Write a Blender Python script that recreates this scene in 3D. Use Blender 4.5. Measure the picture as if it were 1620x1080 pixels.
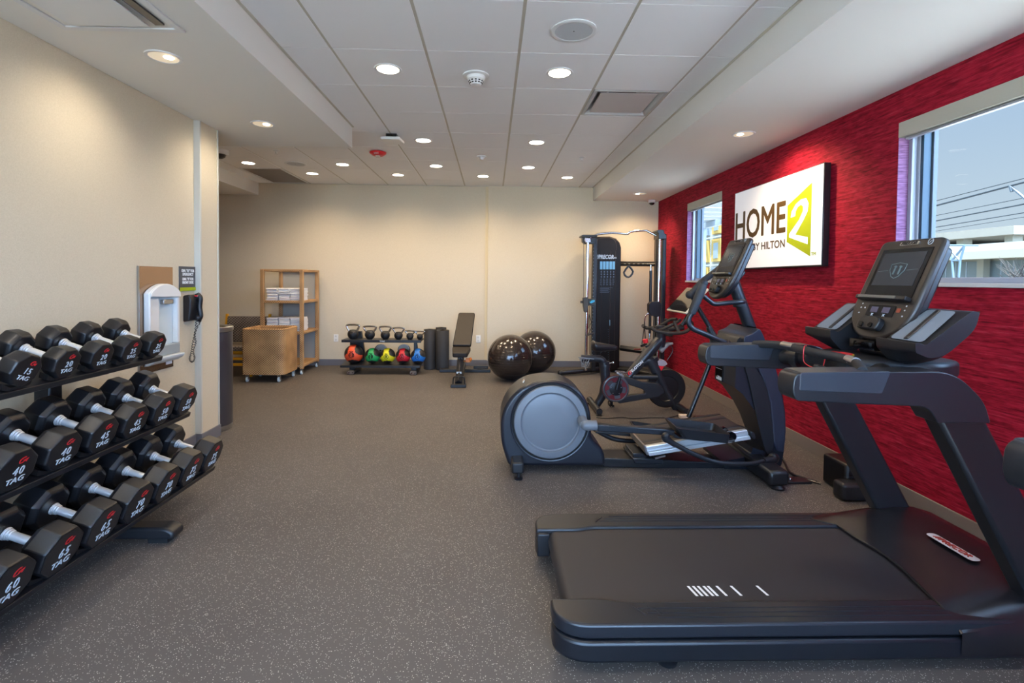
import bpy, bmesh, math, random
from mathutils import Vector, Matrix
random.seed(7)
for _o in list(bpy.data.objects): bpy.data.objects.remove(_o)
SC = bpy.context.scene; COL = SC.collection
PI = math.pi
# ------------------------------------------------------------------ camera
F, CX, CY, YAW, PITCH, ROLL, ZC = 791.32, 799.87, 461.56, -.0278, -.0260, .0102, 1.414
_cy, _sy, _cp, _sp, _cr, _sr = math.cos(YAW), math.sin(YAW), math.cos(PITCH), math.sin(PITCH), math.cos(ROLL), math.sin(ROLL)
FW = Vector((-_sy*_cp, _cy*_cp, _sp)); _r = Vector((_cy, _sy, 0)); _u = _r.cross(FW)
RT = _r*_cr + _u*_sr; UP = _u*_cr - _r*_sr
cam = bpy.data.cameras.new('camera'); cam_o = bpy.data.objects.new('camera', cam); COL.objects.link(cam_o)
cam.sensor_width = 36; cam.lens = F*36/1620; cam.shift_x = (810-CX)/1620; cam.shift_y = (CY-540)/1620
cam.clip_start = .05; cam.clip_end = 400
M4 = Matrix((RT, UP, -FW)).transposed().to_4x4(); M4.translation = (0, 0, ZC); cam_o.matrix_world = M4
SC.camera = cam_o
# ------------------------------------------------------------------ sky, sun, exposure
SC.view_settings.view_transform = 'Standard'; SC.view_settings.look = 'None'; SC.view_settings.gamma = 1
SC.view_settings.use_curve_mapping = False; SC.view_settings.exposure = 0.12
W = bpy.data.worlds.new('sky'); SC.world = W; W.use_nodes = True
nt = W.node_tree; nt.nodes.clear()
wo = nt.nodes.new('ShaderNodeOutputWorld'); bg = nt.nodes.new('ShaderNodeBackground')
tc = nt.nodes.new('ShaderNodeTexCoord'); sx = nt.nodes.new('ShaderNodeSeparateXYZ')
cr = nt.nodes.new('ShaderNodeValToRGB'); cr.color_ramp.elements[0].position = 0; cr.color_ramp.elements[0].color = (.66, .78, .86, 1)
cr.color_ramp.elements[1].position = .5; cr.color_ramp.elements[1].color = (.26, .46, .80, 1)
nt.links.new(tc.outputs['Generated'], sx.inputs[0]); nt.links.new(sx.outputs['Z'], cr.inputs[0])
# the part of the sky behind the photographer (around the sun's side) is brighter
mr = nt.nodes.new('ShaderNodeMapRange'); mr.inputs['From Min'].default_value = .1; mr.inputs['From Max'].default_value = -.6
mr.inputs['To Min'].default_value = .88; mr.inputs['To Max'].default_value = 16.5
nt.links.new(sx.outputs['Y'], mr.inputs['Value']); nt.links.new(mr.outputs[0], bg.inputs['Strength'])
mb_ = nt.nodes.new('ShaderNodeMapRange'); mb_.inputs['From Min'].default_value = .1; mb_.inputs['From Max'].default_value = -.3
mc_ = nt.nodes.new('ShaderNodeMix'); mc_.data_type = 'RGBA'; mc_.inputs[7].default_value = (.40, .62, 1.0, 1)
nt.links.new(sx.outputs['Y'], mb_.inputs['Value']); nt.links.new(mb_.outputs[0], mc_.inputs[0]); nt.links.new(cr.outputs[0], mc_.inputs[6]); nt.links.new(mc_.outputs[2], bg.inputs[0]); nt.links.new(bg.outputs[0], wo.inputs[0])
sun = bpy.data.lights.new('sun', 'SUN'); sun.energy = 36; sun.angle = .01; sun.color = (.90, .96, 1)
sun_o = bpy.data.objects.new('sun', sun); COL.objects.link(sun_o)
sun_o.rotation_euler = Vector((-.12, -.20, .97)).to_track_quat('Z', 'Y').to_euler(); sun_o.location = (-10, 5, 20)
def portal(loc, sx_, sy_, d):
    l = bpy.data.lights.new('window_daylight', 'AREA'); l.shape = 'RECTANGLE'; l.size = sx_; l.size_y = sy_
    l.cycles.is_portal = True
    o = bpy.data.objects.new('window_daylight', l); COL.objects.link(o); o.location = loc
    o.rotation_euler = Vector(d).to_track_quat('-Z', 'Y').to_euler()
portal((2.90, 6.30, 1.93), 1.05, 1.05, (-1, 0, 0)); portal((2.90, 2.03, 1.93), 2.45, 1.05, (-1, 0, 0))
portal((.05, -2.75, 1.37), 4.9, 2.5, (0, 1, 0)); portal((2.90, -1.35, 1.93), 1.1, 1.05, (-1, 0, 0))
SC.cycles.max_bounces = 10; SC.cycles.diffuse_bounces = 7; SC.cycles.glossy_bounces = 4; SC.cycles.transparent_max_bounces = 12
SC.cycles.sample_clamp_indirect = 6; SC.cycles.caustics_reflective = False; SC.cycles.caustics_refractive = False
SC.cycles.use_denoising = True
WARM = (1, .76, .48); NEUT = (1, .87, .70)
def spot(loc, watts, color, deg=120, blend=.9, aim=(0, 0, -1), r=.05):
    l = bpy.data.lights.new('downlight_beam', 'SPOT'); l.energy = watts; l.color = color; l.spot_size = math.radians(deg)
    l.spot_blend = blend; l.shadow_soft_size = r
    o = bpy.data.objects.new('downlight_beam', l); COL.objects.link(o); o.location = loc
    o.rotation_euler = Vector(aim).to_track_quat('-Z', 'Y').to_euler()

# ------------------------------------------------------------------ measuring helpers
def ray(x, y): return RT*((x-CX)/F) - UP*((y-CY)/F) + FW
def onY(x, y, Y):
    d = ray(x, y); t = Y/d.y; return (d.x*t, d.z*t + ZC)
def onZ(x, y, z):
    d = ray(x, y); t = (z-ZC)/d.z; return (d.x*t, d.y*t)
class TR:                       # a reading frame: crop offset and scale -> (X, Z) on a vertical plane Y = const
    def __init__(s, ox, oy, k): s.ox, s.oy, s.k = ox, oy, k
    def __call__(s, pts, Y): return [onY(s.ox+a/s.k, s.oy+b/s.k, Y) for a, b in pts]
    def p3(s, pts, Y): return [(x, Y, z) for x, z in s(pts, Y)]

# ------------------------------------------------------------------ materials
def lin(h):
    if isinstance(h, str):
        c = [int(h[i:i+2], 16)/255 for i in (0, 2, 4)]
        return tuple((v/12.92 if v <= .04045 else ((v+.055)/1.055)**2.4) for v in c)
    return h
MATS = {}
def mat(name, col, rough=.5, metal=0, spec=.5, bump=0, bscale=200, emit=None, es=0, coat=0, var=0, vscale=8):
    if name in MATS: return MATS[name]
    m = bpy.data.materials.new(name); m.use_nodes = True; n = m.node_tree; b = n.nodes['Principled BSDF']
    c = lin(col); b.inputs['Base Color'].default_value = (*c, 1); b.inputs['Roughness'].default_value = rough
    b.inputs['Metallic'].default_value = metal; b.inputs['Specular IOR Level'].default_value = spec
    b.inputs['Coat Weight'].default_value = coat
    if emit: b.inputs['Emission Color'].default_value = (*lin(emit), 1); b.inputs['Emission Strength'].default_value = es
    t = n.nodes.new('ShaderNodeTexCoord')
    no = n.nodes.new('ShaderNodeTexNoise'); no.inputs['Scale'].default_value = bscale if bump else vscale; no.inputs['Detail'].default_value = 3
    n.links.new(t.outputs['Object'], no.inputs['Vector'])
    if bump:
        bp = n.nodes.new('ShaderNodeBump'); bp.inputs['Strength'].default_value = bump; bp.inputs['Distance'].default_value = .002
        n.links.new(no.outputs['Fac'], bp.inputs['Height']); n.links.new(bp.outputs[0], b.inputs['Normal'])
    if var:
        mx = n.nodes.new('ShaderNodeMix'); mx.data_type = 'RGBA'; v2 = n.nodes.new('ShaderNodeTexNoise'); v2.inputs['Scale'].default_value = vscale
        n.links.new(t.outputs['Object'], v2.inputs['Vector']); n.links.new(v2.outputs['Fac'], mx.inputs[0])
        mx.inputs[6].default_value = (*[v*(1-var) for v in c], 1); mx.inputs[7].default_value = (*[min(1, v*(1+var)) for v in c], 1)
        n.links.new(mx.outputs[2], b.inputs['Base Color'])
    MATS[name] = m; return m
def nodes_of(name):
    m = bpy.data.materials.new(name); m.use_nodes = True; n = m.node_tree
    MATS[name] = m; return m, n, n.nodes['Principled BSDF']
def N(n, t, **k):
    x = n.nodes.new(t)
    for a, v in k.items():
        if a in x.inputs: x.inputs[a].default_value = v
        else: setattr(x, a, v)
    return x
def ramp(n, stops):
    r = n.nodes.new('ShaderNodeValToRGB'); e = r.color_ramp.elements
    while len(e) < len(stops): e.new(.5)
    for i, (p, c) in enumerate(stops): e[i].position = p; e[i].color = (*lin(c), 1)
    return r
def mapping(n, scale):
    t = n.nodes.new('ShaderNodeTexCoord'); mp = n.nodes.new('ShaderNodeMapping'); mp.inputs['Scale'].default_value = scale
    n.links.new(t.outputs['Object'], mp.inputs[0]); return mp

# rubber floor with light flecks
m, n, b = nodes_of('speckled_rubber'); mp = mapping(n, (1, 1, 1))
vo = N(n, 'ShaderNodeTexVoronoi', Scale=170.0); n.links.new(mp.outputs[0], vo.inputs['Vector'])
ns = N(n, 'ShaderNodeTexNoise', Scale=420.0); ns.inputs['Detail'].default_value = 2; n.links.new(mp.outputs[0], ns.inputs['Vector'])
big = N(n, 'ShaderNodeTexNoise', Scale=1.3); n.links.new(mp.outputs[0], big.inputs['Vector'])
sep = N(n, 'ShaderNodeSeparateColor'); n.links.new(vo.outputs['Color'], sep.inputs[0])
pick = N(n, 'ShaderNodeMath', operation='GREATER_THAN'); pick.inputs[1].default_value = .70; n.links.new(sep.outputs[0], pick.inputs[0])
near = N(n, 'ShaderNodeMath', operation='LESS_THAN'); near.inputs[1].default_value = .33; n.links.new(vo.outputs['Distance'], near.inputs[0])
ns2 = N(n, 'ShaderNodeMath', operation='GREATER_THAN'); ns2.inputs[1].default_value = .47; n.links.new(ns.outputs['Fac'], ns2.inputs[0])
mu = N(n, 'ShaderNodeMath', operation='MULTIPLY'); n.links.new(pick.outputs[0], mu.inputs[0]); n.links.new(near.outputs[0], mu.inputs[1])
mu2 = N(n, 'ShaderNodeMath', operation='MULTIPLY'); n.links.new(mu.outputs[0], mu2.inputs[0]); n.links.new(ns2.outputs[0], mu2.inputs[1])
base = ramp(n, [(.3, '524d4b'), (.7, '5a5552')]); n.links.new(big.outputs['Fac'], base.inputs[0])
fl = ramp(n, [(0, 'b0aba4'), (1, 'd6d0c8')]); n.links.new(sep.outputs[1], fl.inputs[0])
mx = N(n, 'ShaderNodeMix', data_type='RGBA'); n.links.new(mu2.outputs[0], mx.inputs[0]); n.links.new(base.outputs[0], mx.inputs[6]); n.links.new(fl.outputs[0], mx.inputs[7])
n.links.new(mx.outputs[2], b.inputs['Base Color']); b.inputs['Roughness'].default_value = .55; b.inputs['Specular IOR Level'].default_value = .35
bp = N(n, 'ShaderNodeBump', Strength=.25, Distance=.002); n.links.new(ns.outputs['Fac'], bp.inputs['Height']); n.links.new(bp.outputs[0], b.inputs['Normal'])
# woven cream wallcovering
def wallpaper(name, c1, c2, vs, strength=.15):
    m, n, b = nodes_of(name); mp = mapping(n, vs)
    no = N(n, 'ShaderNodeTexNoise', Scale=1.0); no.inputs['Detail'].default_value = 4; n.links.new(mp.outputs[0], no.inputs['Vector'])
    r = ramp(n, [(.3, c1), (.7, c2)]); n.links.new(no.outputs['Fac'], r.inputs[0]); n.links.new(r.outputs[0], b.inputs['Base Color'])
    bp = N(n, 'ShaderNodeBump', Strength=strength, Distance=.003); n.links.new(no.outputs['Fac'], bp.inputs['Height']); n.links.new(bp.outputs[0], b.inputs['Normal'])
    b.inputs['Roughness'].default_value = .8; b.inputs['Specular IOR Level'].default_value = .2; return m
cream = wallpaper('cream_wallcovering', 'cdc1a9', 'd6cab3', (160, 160, 160))
# crimson grasscloth: long thin horizontal threads
m, n, b = nodes_of('crimson_grasscloth'); mp = mapping(n, (4.5, 4.5, 120))
n1 = N(n, 'ShaderNodeTexNoise', Scale=1.0); n1.inputs['Detail'].default_value = 5; n1.inputs['Roughness'].default_value = .75; n.links.new(mp.outputs[0], n1.inputs['Vector'])
mp2 = mapping(n, (14, 14, 60)); n2 = N(n, 'ShaderNodeTexNoise', Scale=1.0); n.links.new(mp2.outputs[0], n2.inputs['Vector'])
r1 = ramp(n, [(.33, '5c0c1a'), (.46, '96182c'), (.60, 'ab2038'), (.76, 'c05266')]); n.links.new(n1.outputs['Fac'], r1.inputs[0])
r2 = ramp(n, [(.40, 'ffffff'), (.70, 'b09aa0')]); n.links.new(n2.outputs['Fac'], r2.inputs[0])
mx = N(n, 'ShaderNodeMix', data_type='RGBA', blend_type='MULTIPLY'); mx.inputs[0].default_value = .7
n.links.new(r1.outputs[0], mx.inputs[6]); n.links.new(r2.outputs[0], mx.inputs[7]); n.links.new(mx.outputs[2], b.inputs['Base Color'])
bp = N(n, 'ShaderNodeBump', Strength=.25, Distance=.003); n.links.new(n1.outputs['Fac'], bp.inputs['Height']); n.links.new(bp.outputs[0], b.inputs['Normal'])
b.inputs['Roughness'].default_value = .7; b.inputs['Specular IOR Level'].default_value = .12
# rattan weave
def weave(name, c1, c2, k=95):
    m, n, b = nodes_of(name); t = n.nodes.new('ShaderNodeTexCoord')
    sp = N(n, 'ShaderNodeSeparateXYZ'); n.links.new(t.outputs['Object'], sp.inputs[0])
    hz = N(n, 'ShaderNodeMath', operation='ADD'); n.links.new(sp.outputs[0], hz.inputs[0]); n.links.new(sp.outputs[1], hz.inputs[1])
    s1 = N(n, 'ShaderNodeMath', operation='MULTIPLY'); s1.inputs[1].default_value = k*2; n.links.new(hz.outputs[0], s1.inputs[0])
    s2 = N(n, 'ShaderNodeMath', operation='MULTIPLY'); s2.inputs[1].default_value = k*2.3; n.links.new(sp.outputs[2], s2.inputs[0])
    a1 = N(n, 'ShaderNodeMath', operation='SINE'); a2 = N(n, 'ShaderNodeMath', operation='SINE')
    n.links.new(s1.outputs[0], a1.inputs[0]); n.links.new(s2.outputs[0], a2.inputs[0])
    pr = N(n, 'ShaderNodeMath', operation='MULTIPLY'); n.links.new(a1.outputs[0], pr.inputs[0]); n.links.new(a2.outputs[0], pr.inputs[1])
    no = N(n, 'ShaderNodeTexNoise', Scale=4.0); n.links.new(t.outputs['Object'], no.inputs['Vector'])
    ad = N(n, 'ShaderNodeMath', operation='MULTIPLY_ADD'); ad.inputs[1].default_value = .5; n.links.new(pr.outputs[0], ad.inputs[0]); n.links.new(no.outputs['Fac'], ad.inputs[2])
    r = ramp(n, [(.15, c1), (.72, c2)]); n.links.new(ad.outputs[0], r.inputs[0]); n.links.new(r.outputs[0], b.inputs['Base Color'])
    bp = N(n, 'ShaderNodeBump', Strength=.6, Distance=.004); n.links.new(ad.outputs[0], bp.inputs['Height']); n.links.new(bp.outputs[0], b.inputs['Normal'])
    b.inputs['Roughness'].default_value = .6; return m
weave('rattan', '6b4724', 'cda270'); weave('dark_weave', '2b2622', '80746a', 70)
# window glass
m, n, b = nodes_of('window_glass'); n.nodes.remove(b); out = n.nodes['Material Output']
tr = N(n, 'ShaderNodeBsdfTransparent', Color=(.97, .985, .98, 1)); gl = N(n, 'ShaderNodeBsdfGlossy', Roughness=.0); fr = N(n, 'ShaderNodeFresnel', IOR=1.12)
ge = N(n, 'ShaderNodeNewGeometry'); fo = N(n, 'ShaderNodeMath', operation='SUBTRACT'); fo.inputs[0].default_value = 1; n.links.new(ge.outputs['Backfacing'], fo.inputs[1])
fm = N(n, 'ShaderNodeMath', operation='MULTIPLY'); n.links.new(fr.outputs[0], fm.inputs[0]); n.links.new(fo.outputs[0], fm.inputs[1])
ms = N(n, 'ShaderNodeMixShader'); n.links.new(fm.outputs[0], ms.inputs[0]); n.links.new(tr.outputs[0], ms.inputs[1]); n.links.new(gl.outputs[0], ms.inputs[2]); n.links.new(ms.outputs[0], out.inputs[0])

TILE = mat('ceiling_tile', 'f3f3f3', .85, spec=.2, bump=.2, bscale=400); TEE = mat('ceiling_tee', 'c2bcae', .5)
PAINT = mat('soffit_paint', 'e8e6e0', .8, spec=.25, bump=.06, bscale=300); BASEB = mat('grey_vinyl_base', '6d6c72', .45)
BASET = mat('taupe_vinyl_base', '7b6f68', .5); WHITE = mat('white_plastic', 'e4e4e2', .4); WMET = mat('white_metal', 'dfe0e0', .4)
STONE = mat('white_sill', 'd9dadb', .35); ALU = mat('window_aluminium', 'a7abb5', .35, .3); SHADE = mat('blind_cassette', 'b9b5a6', .6)
BLK = mat('black_steel', '1b1c20', .38, bump=.05, bscale=500); CHAR = mat('charcoal_plastic', '1b1c20', .40, bump=.08, bscale=700)
SLATE = mat('slate_plastic', '1c1f25', .34, bump=.05, bscale=700); DISC = mat('blue_grey_plastic', '666a70', .38)
RUB = mat('black_rubber', '17181b', .5, bump=.12, bscale=500); HEX = mat('urethane_black', '17181c', .36, bump=.06, bscale=600)
CHR = mat('chrome', 'd8dadd', .14, 1); CHRB = mat('brushed_steel', 'b7b8ba', .3, 1); BELT = mat('treadmill_belt', '252428', .55, bump=.25, bscale=900)
BRZ = mat('bronze_console', '2a2624', .34, bump=.04, bscale=900); GLOSS = mat('black_glass', '0a0a0c', .06, coat=.5)
SCR = mat('screen_off', '2b2d31', .12, emit='3a3d42', es=.35); RED = mat('signal_red', 'c8202a', .4); REDP = mat('red_plastic', 'd3222b', .35)
WHT = mat('white_marking', 'e8e9ea', .5); LBL = mat('pale_lettering', 'bfc9d2', .5); ORG = mat('orange_plastic', 'd9792b', .4)
YEL = mat('yellow_frame', 'd99a17', .4); TOW = mat('towel', 'e6e6e8', .95, spec=.1, bump=.6, bscale=220)
PVC = mat('dark_pvc_ball', '2b221f', .17, coat=.3); VINYL = mat('dark_vinyl', '1e1510', .58, bump=.1, bscale=400)
CAST = mat('caster_wheel', 'c9d8de', .4); LAMP = mat('lamp_lens', 'fff3dc', .5, emit='fff1d8', es=14); REFL = mat('lamp_reflector', 'f3ead9', .25, emit='ffe6c0', es=.35)
RAILM = mat('aluminium_track', 'd6d9db', .28, .5); FOAM = mat('grip_foam', '26282c', .65)
COPP = mat('mirror_steel', 'a98c74', .12, .9); IVO = mat('ivory_plastic', 'dcdedc', .3); GREEN = mat('lime_green', '9fb000', .5)
SIGN = mat('sign_grey', '4c4c50', .5); BROWN = mat('logo_brown', '4a3308', .5); TVW = mat('screen_white', 'd6d6da', .25, emit='dcdce2', es=.48)
CONC = mat('concrete', '757064', .9, var=.12, vscale=2); BLUEP = mat('blue_handle', '3aa3c9', .4)

# ------------------------------------------------------------------ mesh builder
def rounded(poly, r, k=4):
    out = []; n_ = len(poly); rs = r if isinstance(r, (list, tuple)) else [r]*n_
    for i in range(n_):
        p, a, c = Vector(poly[i]), Vector(poly[i-1]), Vector(poly[(i+1) % n_]); rr = rs[i]
        if rr <= 0: out.append(tuple(p)); continue
        da, dc = (a-p), (c-p); la, lc = da.length, dc.length; t = min(rr, la*.49, lc*.49)
        s, e = p+da/la*t, p+dc/lc*t
        for j in range(k+1):
            q = j/k; out.append(tuple(s*(1-q)**2 + p*2*q*(1-q) + e*q*q))
    return out
def smooth_path(P, k=6, closed=False):
    P = [Vector(p) for p in P]; n_ = len(P); out = []
    rng = range(n_) if closed else range(n_-1)
    for i in rng:
        g = (lambda j: P[j % n_]) if closed else (lambda j: P[max(0, min(n_-1, j))])
        a, b_, c, d = g(i-1), g(i), g(i+1), g(i+2)
        for j in range(k):
            t = j/k
            out.append(.5*((2*b_)+(c-a)*t+(2*a-5*b_+4*c-d)*t*t+(3*b_-a-3*c+d)*t**3))
    if not closed: out.append(P[-1])
    return out
_TXT = {}
def text_geo(s, bold=0, shear=0):
    k = (s, bold, shear)
    if k in _TXT: return _TXT[k]
    cu = bpy.data.curves.new('t', 'FONT'); cu.body = s; cu.size = 1; cu.align_x = 'CENTER'; cu.align_y = 'CENTER'
    cu.offset = bold; cu.shear = shear; cu.extrude = .004; cu.resolution_u = 3
    if s.isdigit(): cu.space_character = 1.22
    o = bpy.data.objects.new('t', cu); COL.objects.link(o); dg = bpy.context.evaluated_depsgraph_get(); dg.update()
    me = o.evaluated_get(dg).to_mesh(); V = [tuple(v.co) for v in me.vertices]; Fs = [tuple(p.vertices) for p in me.polygons]
    o.evaluated_get(dg).to_mesh_clear(); bpy.data.objects.remove(o); bpy.data.curves.remove(cu)
    _TXT[k] = (V, Fs); return _TXT[k]
class MB:
    def __init__(s): s.v, s.f, s.m = [], [], []; s.T = None
    def add(s, V, Fs, mi=0):
        b_ = len(s.v)
        if s.T is not None: V = [s.T @ Vector(q) for q in V]
        s.v += [tuple(q) for q in V]
        s.f += [tuple(i+b_ for i in f) for f in Fs]; s.m += [mi]*len(Fs); return s
    def box(s, x0, x1, y0, y1, z0, z1, mi=0, R=None, c=None):
        V = [(x, y, z) for x in (x0, x1) for y in (y0, y1) for z in (z0, z1)]
        if R is not None:
            c = Vector(c if c else ((x0+x1)/2, (y0+y1)/2, (z0+z1)/2)); V = [R @ (Vector(q)-c) + c for q in V]
        return s.add(V, [(0, 1, 3, 2), (4, 6, 7, 5), (0, 4, 5, 1), (2, 3, 7, 6), (0, 2, 6, 4), (1, 5, 7, 3)], mi)
    def prism(s, poly, a, b_, ax='y', mi=0):        # poly in the two other axes, extruded a..b_ along ax
        fm = {'y': lambda p, t: (p[0], t, p[1]), 'x': lambda p, t: (t, p[0], p[1]), 'z': lambda p, t: (p[0], p[1], t)}[ax]
        n_ = len(poly); V = [fm(p, a) for p in poly] + [fm(p, b_) for p in poly]
        Fs = [tuple(range(n_)), tuple(range(2*n_-1, n_-1, -1))] + [(i, i+n_, (i+1) % n_+n_, (i+1) % n_) for i in range(n_)]
        return s.add(V, Fs, mi)
    def ring_prism(s, outer, inner, a, b_, ax='y', mi=0):
        fm = {'y': lambda p, t: (p[0], t, p[1]), 'x': lambda p, t: (t, p[0], p[1]), 'z': lambda p, t: (p[0], p[1], t)}[ax]
        n_ = len(outer); V = [fm(p, t) for t in (a, b_) for P in (outer, inner) for p in P]; Fs = []
        for i in range(n_):
            j = (i+1) % n_
            Fs += [(i, j, n_+j, n_+i), (2*n_+i, 3*n_+i, 3*n_+j, 2*n_+j), (i, 2*n_+i, 2*n_+j, j), (n_+i, n_+j, 3*n_+j, 3*n_+i)]
        return s.add(V, Fs, mi)
    def tube(s, P, r, k=10, closed=False, mi=0, flat=1, caps=True):
        P = [Vector(p) for p in P]; n_ = len(P); rs = r if isinstance(r, (list, tuple)) else [r]*n_
        if len(rs) != n_: rs = [rs[0]+(rs[-1]-rs[0])*i/(n_-1) for i in range(n_)]
        V = []; nrm = None
        for i, p in enumerate(P):
            t = (P[(i+1) % n_]-P[i-1]) if closed else (P[min(i+1, n_-1)]-P[max(i-1, 0)])
            t = t.normalized() if t.length > 1e-9 else Vector((0, 0, 1))
            if nrm is None:
                h = Vector((0, 0, 1)) if abs(t.z) < .9 else Vector((0, 1, 0)); nrm = (h - t*h.dot(t)).normalized()
            else:
                nrm = nrm - t*nrm.dot(t); nrm = nrm.normalized() if nrm.length > 1e-6 else Vector((1, 0, 0))
            bn = t.cross(nrm)
            V += [p + (nrm*math.cos(2*PI*j/k)*flat + bn*math.sin(2*PI*j/k))*rs[i] for j in range(k)]
        Fs = []
        for i in range(n_ if closed else n_-1):
            a, c = i*k, ((i+1) % n_)*k
            Fs += [(a+j, a+(j+1) % k, c+(j+1) % k, c+j) for j in range(k)]
        if not closed and caps: Fs += [tuple(range(k-1, -1, -1)), tuple(range((n_-1)*k, n_*k))]
        return s.add(V, Fs, mi)
    def lathe(s, prof, o=(0, 0, 0), ax=(0, 0, 1), k=24, mi=0):      # prof: (radius, height along ax)
        ax = Vector(ax).normalized(); h = Vector((0, 0, 1)) if abs(ax.z) < .9 else Vector((1, 0, 0))
        a = (h-ax*h.dot(ax)).normalized(); c = ax.cross(a); o = Vector(o); V = []
        for r_, z in prof: V += [o + ax*z + (a*math.cos(2*PI*j/k)+c*math.sin(2*PI*j/k))*max(r_, 1e-5) for j in range(k)]
        Fs = [(i*k+j, i*k+(j+1) % k, (i+1)*k+(j+1) % k, (i+1)*k+j) for i in range(len(prof)-1) for j in range(k)]
        Fs += [tuple(range(k-1, -1, -1)), tuple(range((len(prof)-1)*k, len(prof)*k))]
        return s.add(V, Fs, mi)
    def ball(s, c, r, k=24, h=14, mi=0, sc=(1, 1, 1)):
        V = []; Fs = []; c = Vector(c)
        for i in range(h+1):
            th = PI*i/h
            V += [c+Vector((math.sin(th)*math.cos(2*PI*j/k)*sc[0], math.sin(th)*math.sin(2*PI*j/k)*sc[1], math.cos(th)*sc[2]))*r for j in range(k)]
        Fs = [(i*k+j, (i+1)*k+j, (i+1)*k+(j+1) % k, i*k+(j+1) % k) for i in range(h) for j in range(k)]
        return s.add(V, Fs, mi)
    def loft(s, secs, mi=0, closed=True):
        n_ = len(secs[0]); V = [p for q in secs for p in q]; Fs = []
        for i in range(len(secs)-1):
            for j in range(n_ if closed else n_-1):
                Fs.append((i*n_+j, i*n_+(j+1) % n_, (i+1)*n_+(j+1) % n_, (i+1)*n_+j))
        if closed: Fs += [tuple(range(n_-1, -1, -1)), tuple(range((len(secs)-1)*n_, len(secs)*n_))]
        return s.add(V, Fs, mi)
    def text(s, t, size, o, right, up, mi=0, bold=0, shear=0, sx_=1, depth=1):
        V, Fs = text_geo(t, 0, shear); o, rt, u = Vector(o), Vector(right).normalized(), Vector(up).normalized(); nn = rt.cross(u)
        for a, b_ in (((0, 0), (1, 0), (-1, 0), (0, 1), (0, -1), (.7, .7), (-.7, .7), (.7, -.7), (-.7, -.7)) if bold else ((0, 0),)):
            s.add([o + rt*((q[0]+a*bold)*size*sx_) + u*((q[1]+b_*bold)*size) + nn*(q[2]*.5*depth+(a*.00002+b_*.00001)) for q in V], Fs, mi)
        return s
    def build(s, name, mats, parent=None, bevel=0, seg=2, angle=38, kind=None, label=None, loc=None, smooth=True, ba=35):
        mats = mats if isinstance(mats, (list, tuple)) else [mats]
        if parent is None:
            if loc is None:
                xs, ys, zs = zip(*s.v); loc = ((min(xs)+max(xs))/2, (min(ys)+max(ys))/2, min(zs))
            off = Vector(loc)
        else:
            rt = parent
            while rt.parent: rt = rt.parent
            off = rt.location.copy()
        me = bpy.data.meshes.new(name); me.from_pydata([tuple(Vector(q)-off) for q in s.v], [], s.f)
        for q in mats: me.materials.append(q)
        if len(mats) > 1: me.polygons.foreach_set('material_index', s.m)
        bm = bmesh.new(); bm.from_mesh(me); bmesh.ops.recalc_face_normals(bm, faces=bm.faces); bm.to_mesh(me); bm.free()
        if smooth:
            me.polygons.foreach_set('use_smooth', [True]*len(me.polygons)); me.set_sharp_from_angle(angle=math.radians(angle))
        o = bpy.data.objects.new(name, me); COL.objects.link(o)
        if parent is None: o.location = off
        else: o.parent = parent
        if bevel:
            md = o.modifiers.new('bevel', 'BEVEL'); md.width = bevel; md.segments = seg; md.limit_method = 'ANGLE'; md.angle_limit = math.radians(ba)
            md.harden_normals = False
        if kind: o['kind'] = kind
        if label: o['label'] = label
        return o
def tag(o, label, cat, group=None, kind=None):
    o['label'] = label; o['category'] = cat
    if group: o['group'] = group
    if kind: o['kind'] = kind
    return o
def thing(name, loc, label, cat, group=None):
    o = bpy.data.objects.new(name, None); COL.objects.link(o); o.location = loc; o.empty_display_size = .05
    return tag(o, label, cat, group)
def copy_tree(o, parent=None):
    c = o.copy(); COL.objects.link(c); c.parent = parent
    for ch in list(o.children): copy_tree(ch, c)
    return c
def circ(cx_, cz_, r, k=32, ry=None, a0=0): return [(cx_+r*math.cos(a0+2*PI*i/k), cz_+(ry or r)*math.sin(a0+2*PI*i/k)) for i in range(k)]
def B(x0, x1, y0, y1, z0, z1, mi=0): return MB().box(x0, x1, y0, y1, z0, z1, mi)
# ================================================================== THE ROOM
XL, XR, YB, ZCE, ZS, XS, XSL = -2.45, 2.674, 8.069, 2.892, 2.683, 1.613, -1.387
TS = .6096; GX, GY = .1649, 2.6937; YR = -2.6; XF = -6.0
B(-6.2, 2.9, -2.8, 8.3, -.12, 0).build('floor', MATS['speckled_rubber'], kind='structure')
# ceiling: lay-in tiles with a revealed edge between tees
mb = MB(); gd = MB()
def tiles(x0, x1, y0, y1):
    i0, i1 = math.floor((x0-GX)/TS), math.ceil((x1-GX)/TS); j0, j1 = math.floor((y0-GY)/TS), math.ceil((y1-GY)/TS)
    for i in range(i0, i1):
        for j in range(j0, j1):
            a, b_ = max(x0, GX+i*TS+.010), min(x1, GX+(i+1)*TS-.010); c, d = max(y0, GY+j*TS+.0035), min(y1, GY+(j+1)*TS-.0035)
            if abs(i-1.5) < .1 and False: continue
            if b_-a > .02 and d-c > .02 and (i, j) not in HOLES: mb.box(a, b_, c, d, ZCE, ZCE+.03)
    for i in range(i0, i1+1):
        x = GX+i*TS
        if x0-.01 < x < x1+.01: gd.box(x-.012, x+.012, y0, y1, ZCE+.006, ZCE+.035)
    for j in range(j0, j1+1):
        y = GY+j*TS
        if y0-.01 < y < y1+.01: gd.box(x0, x1, y-.012, y+.012, ZCE+.0055, ZCE+.034)
HOLES = {(1, 2), (-6, 7), (-6, 8)}
tiles(XSL, XS, YR, 5.0); tiles(-3.707, XS, 5.0, YB)
ce = mb.build('ceiling', TILE, kind='structure', smooth=False); gd.build('ceiling_grid', TEE, ce, smooth=False)
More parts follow.
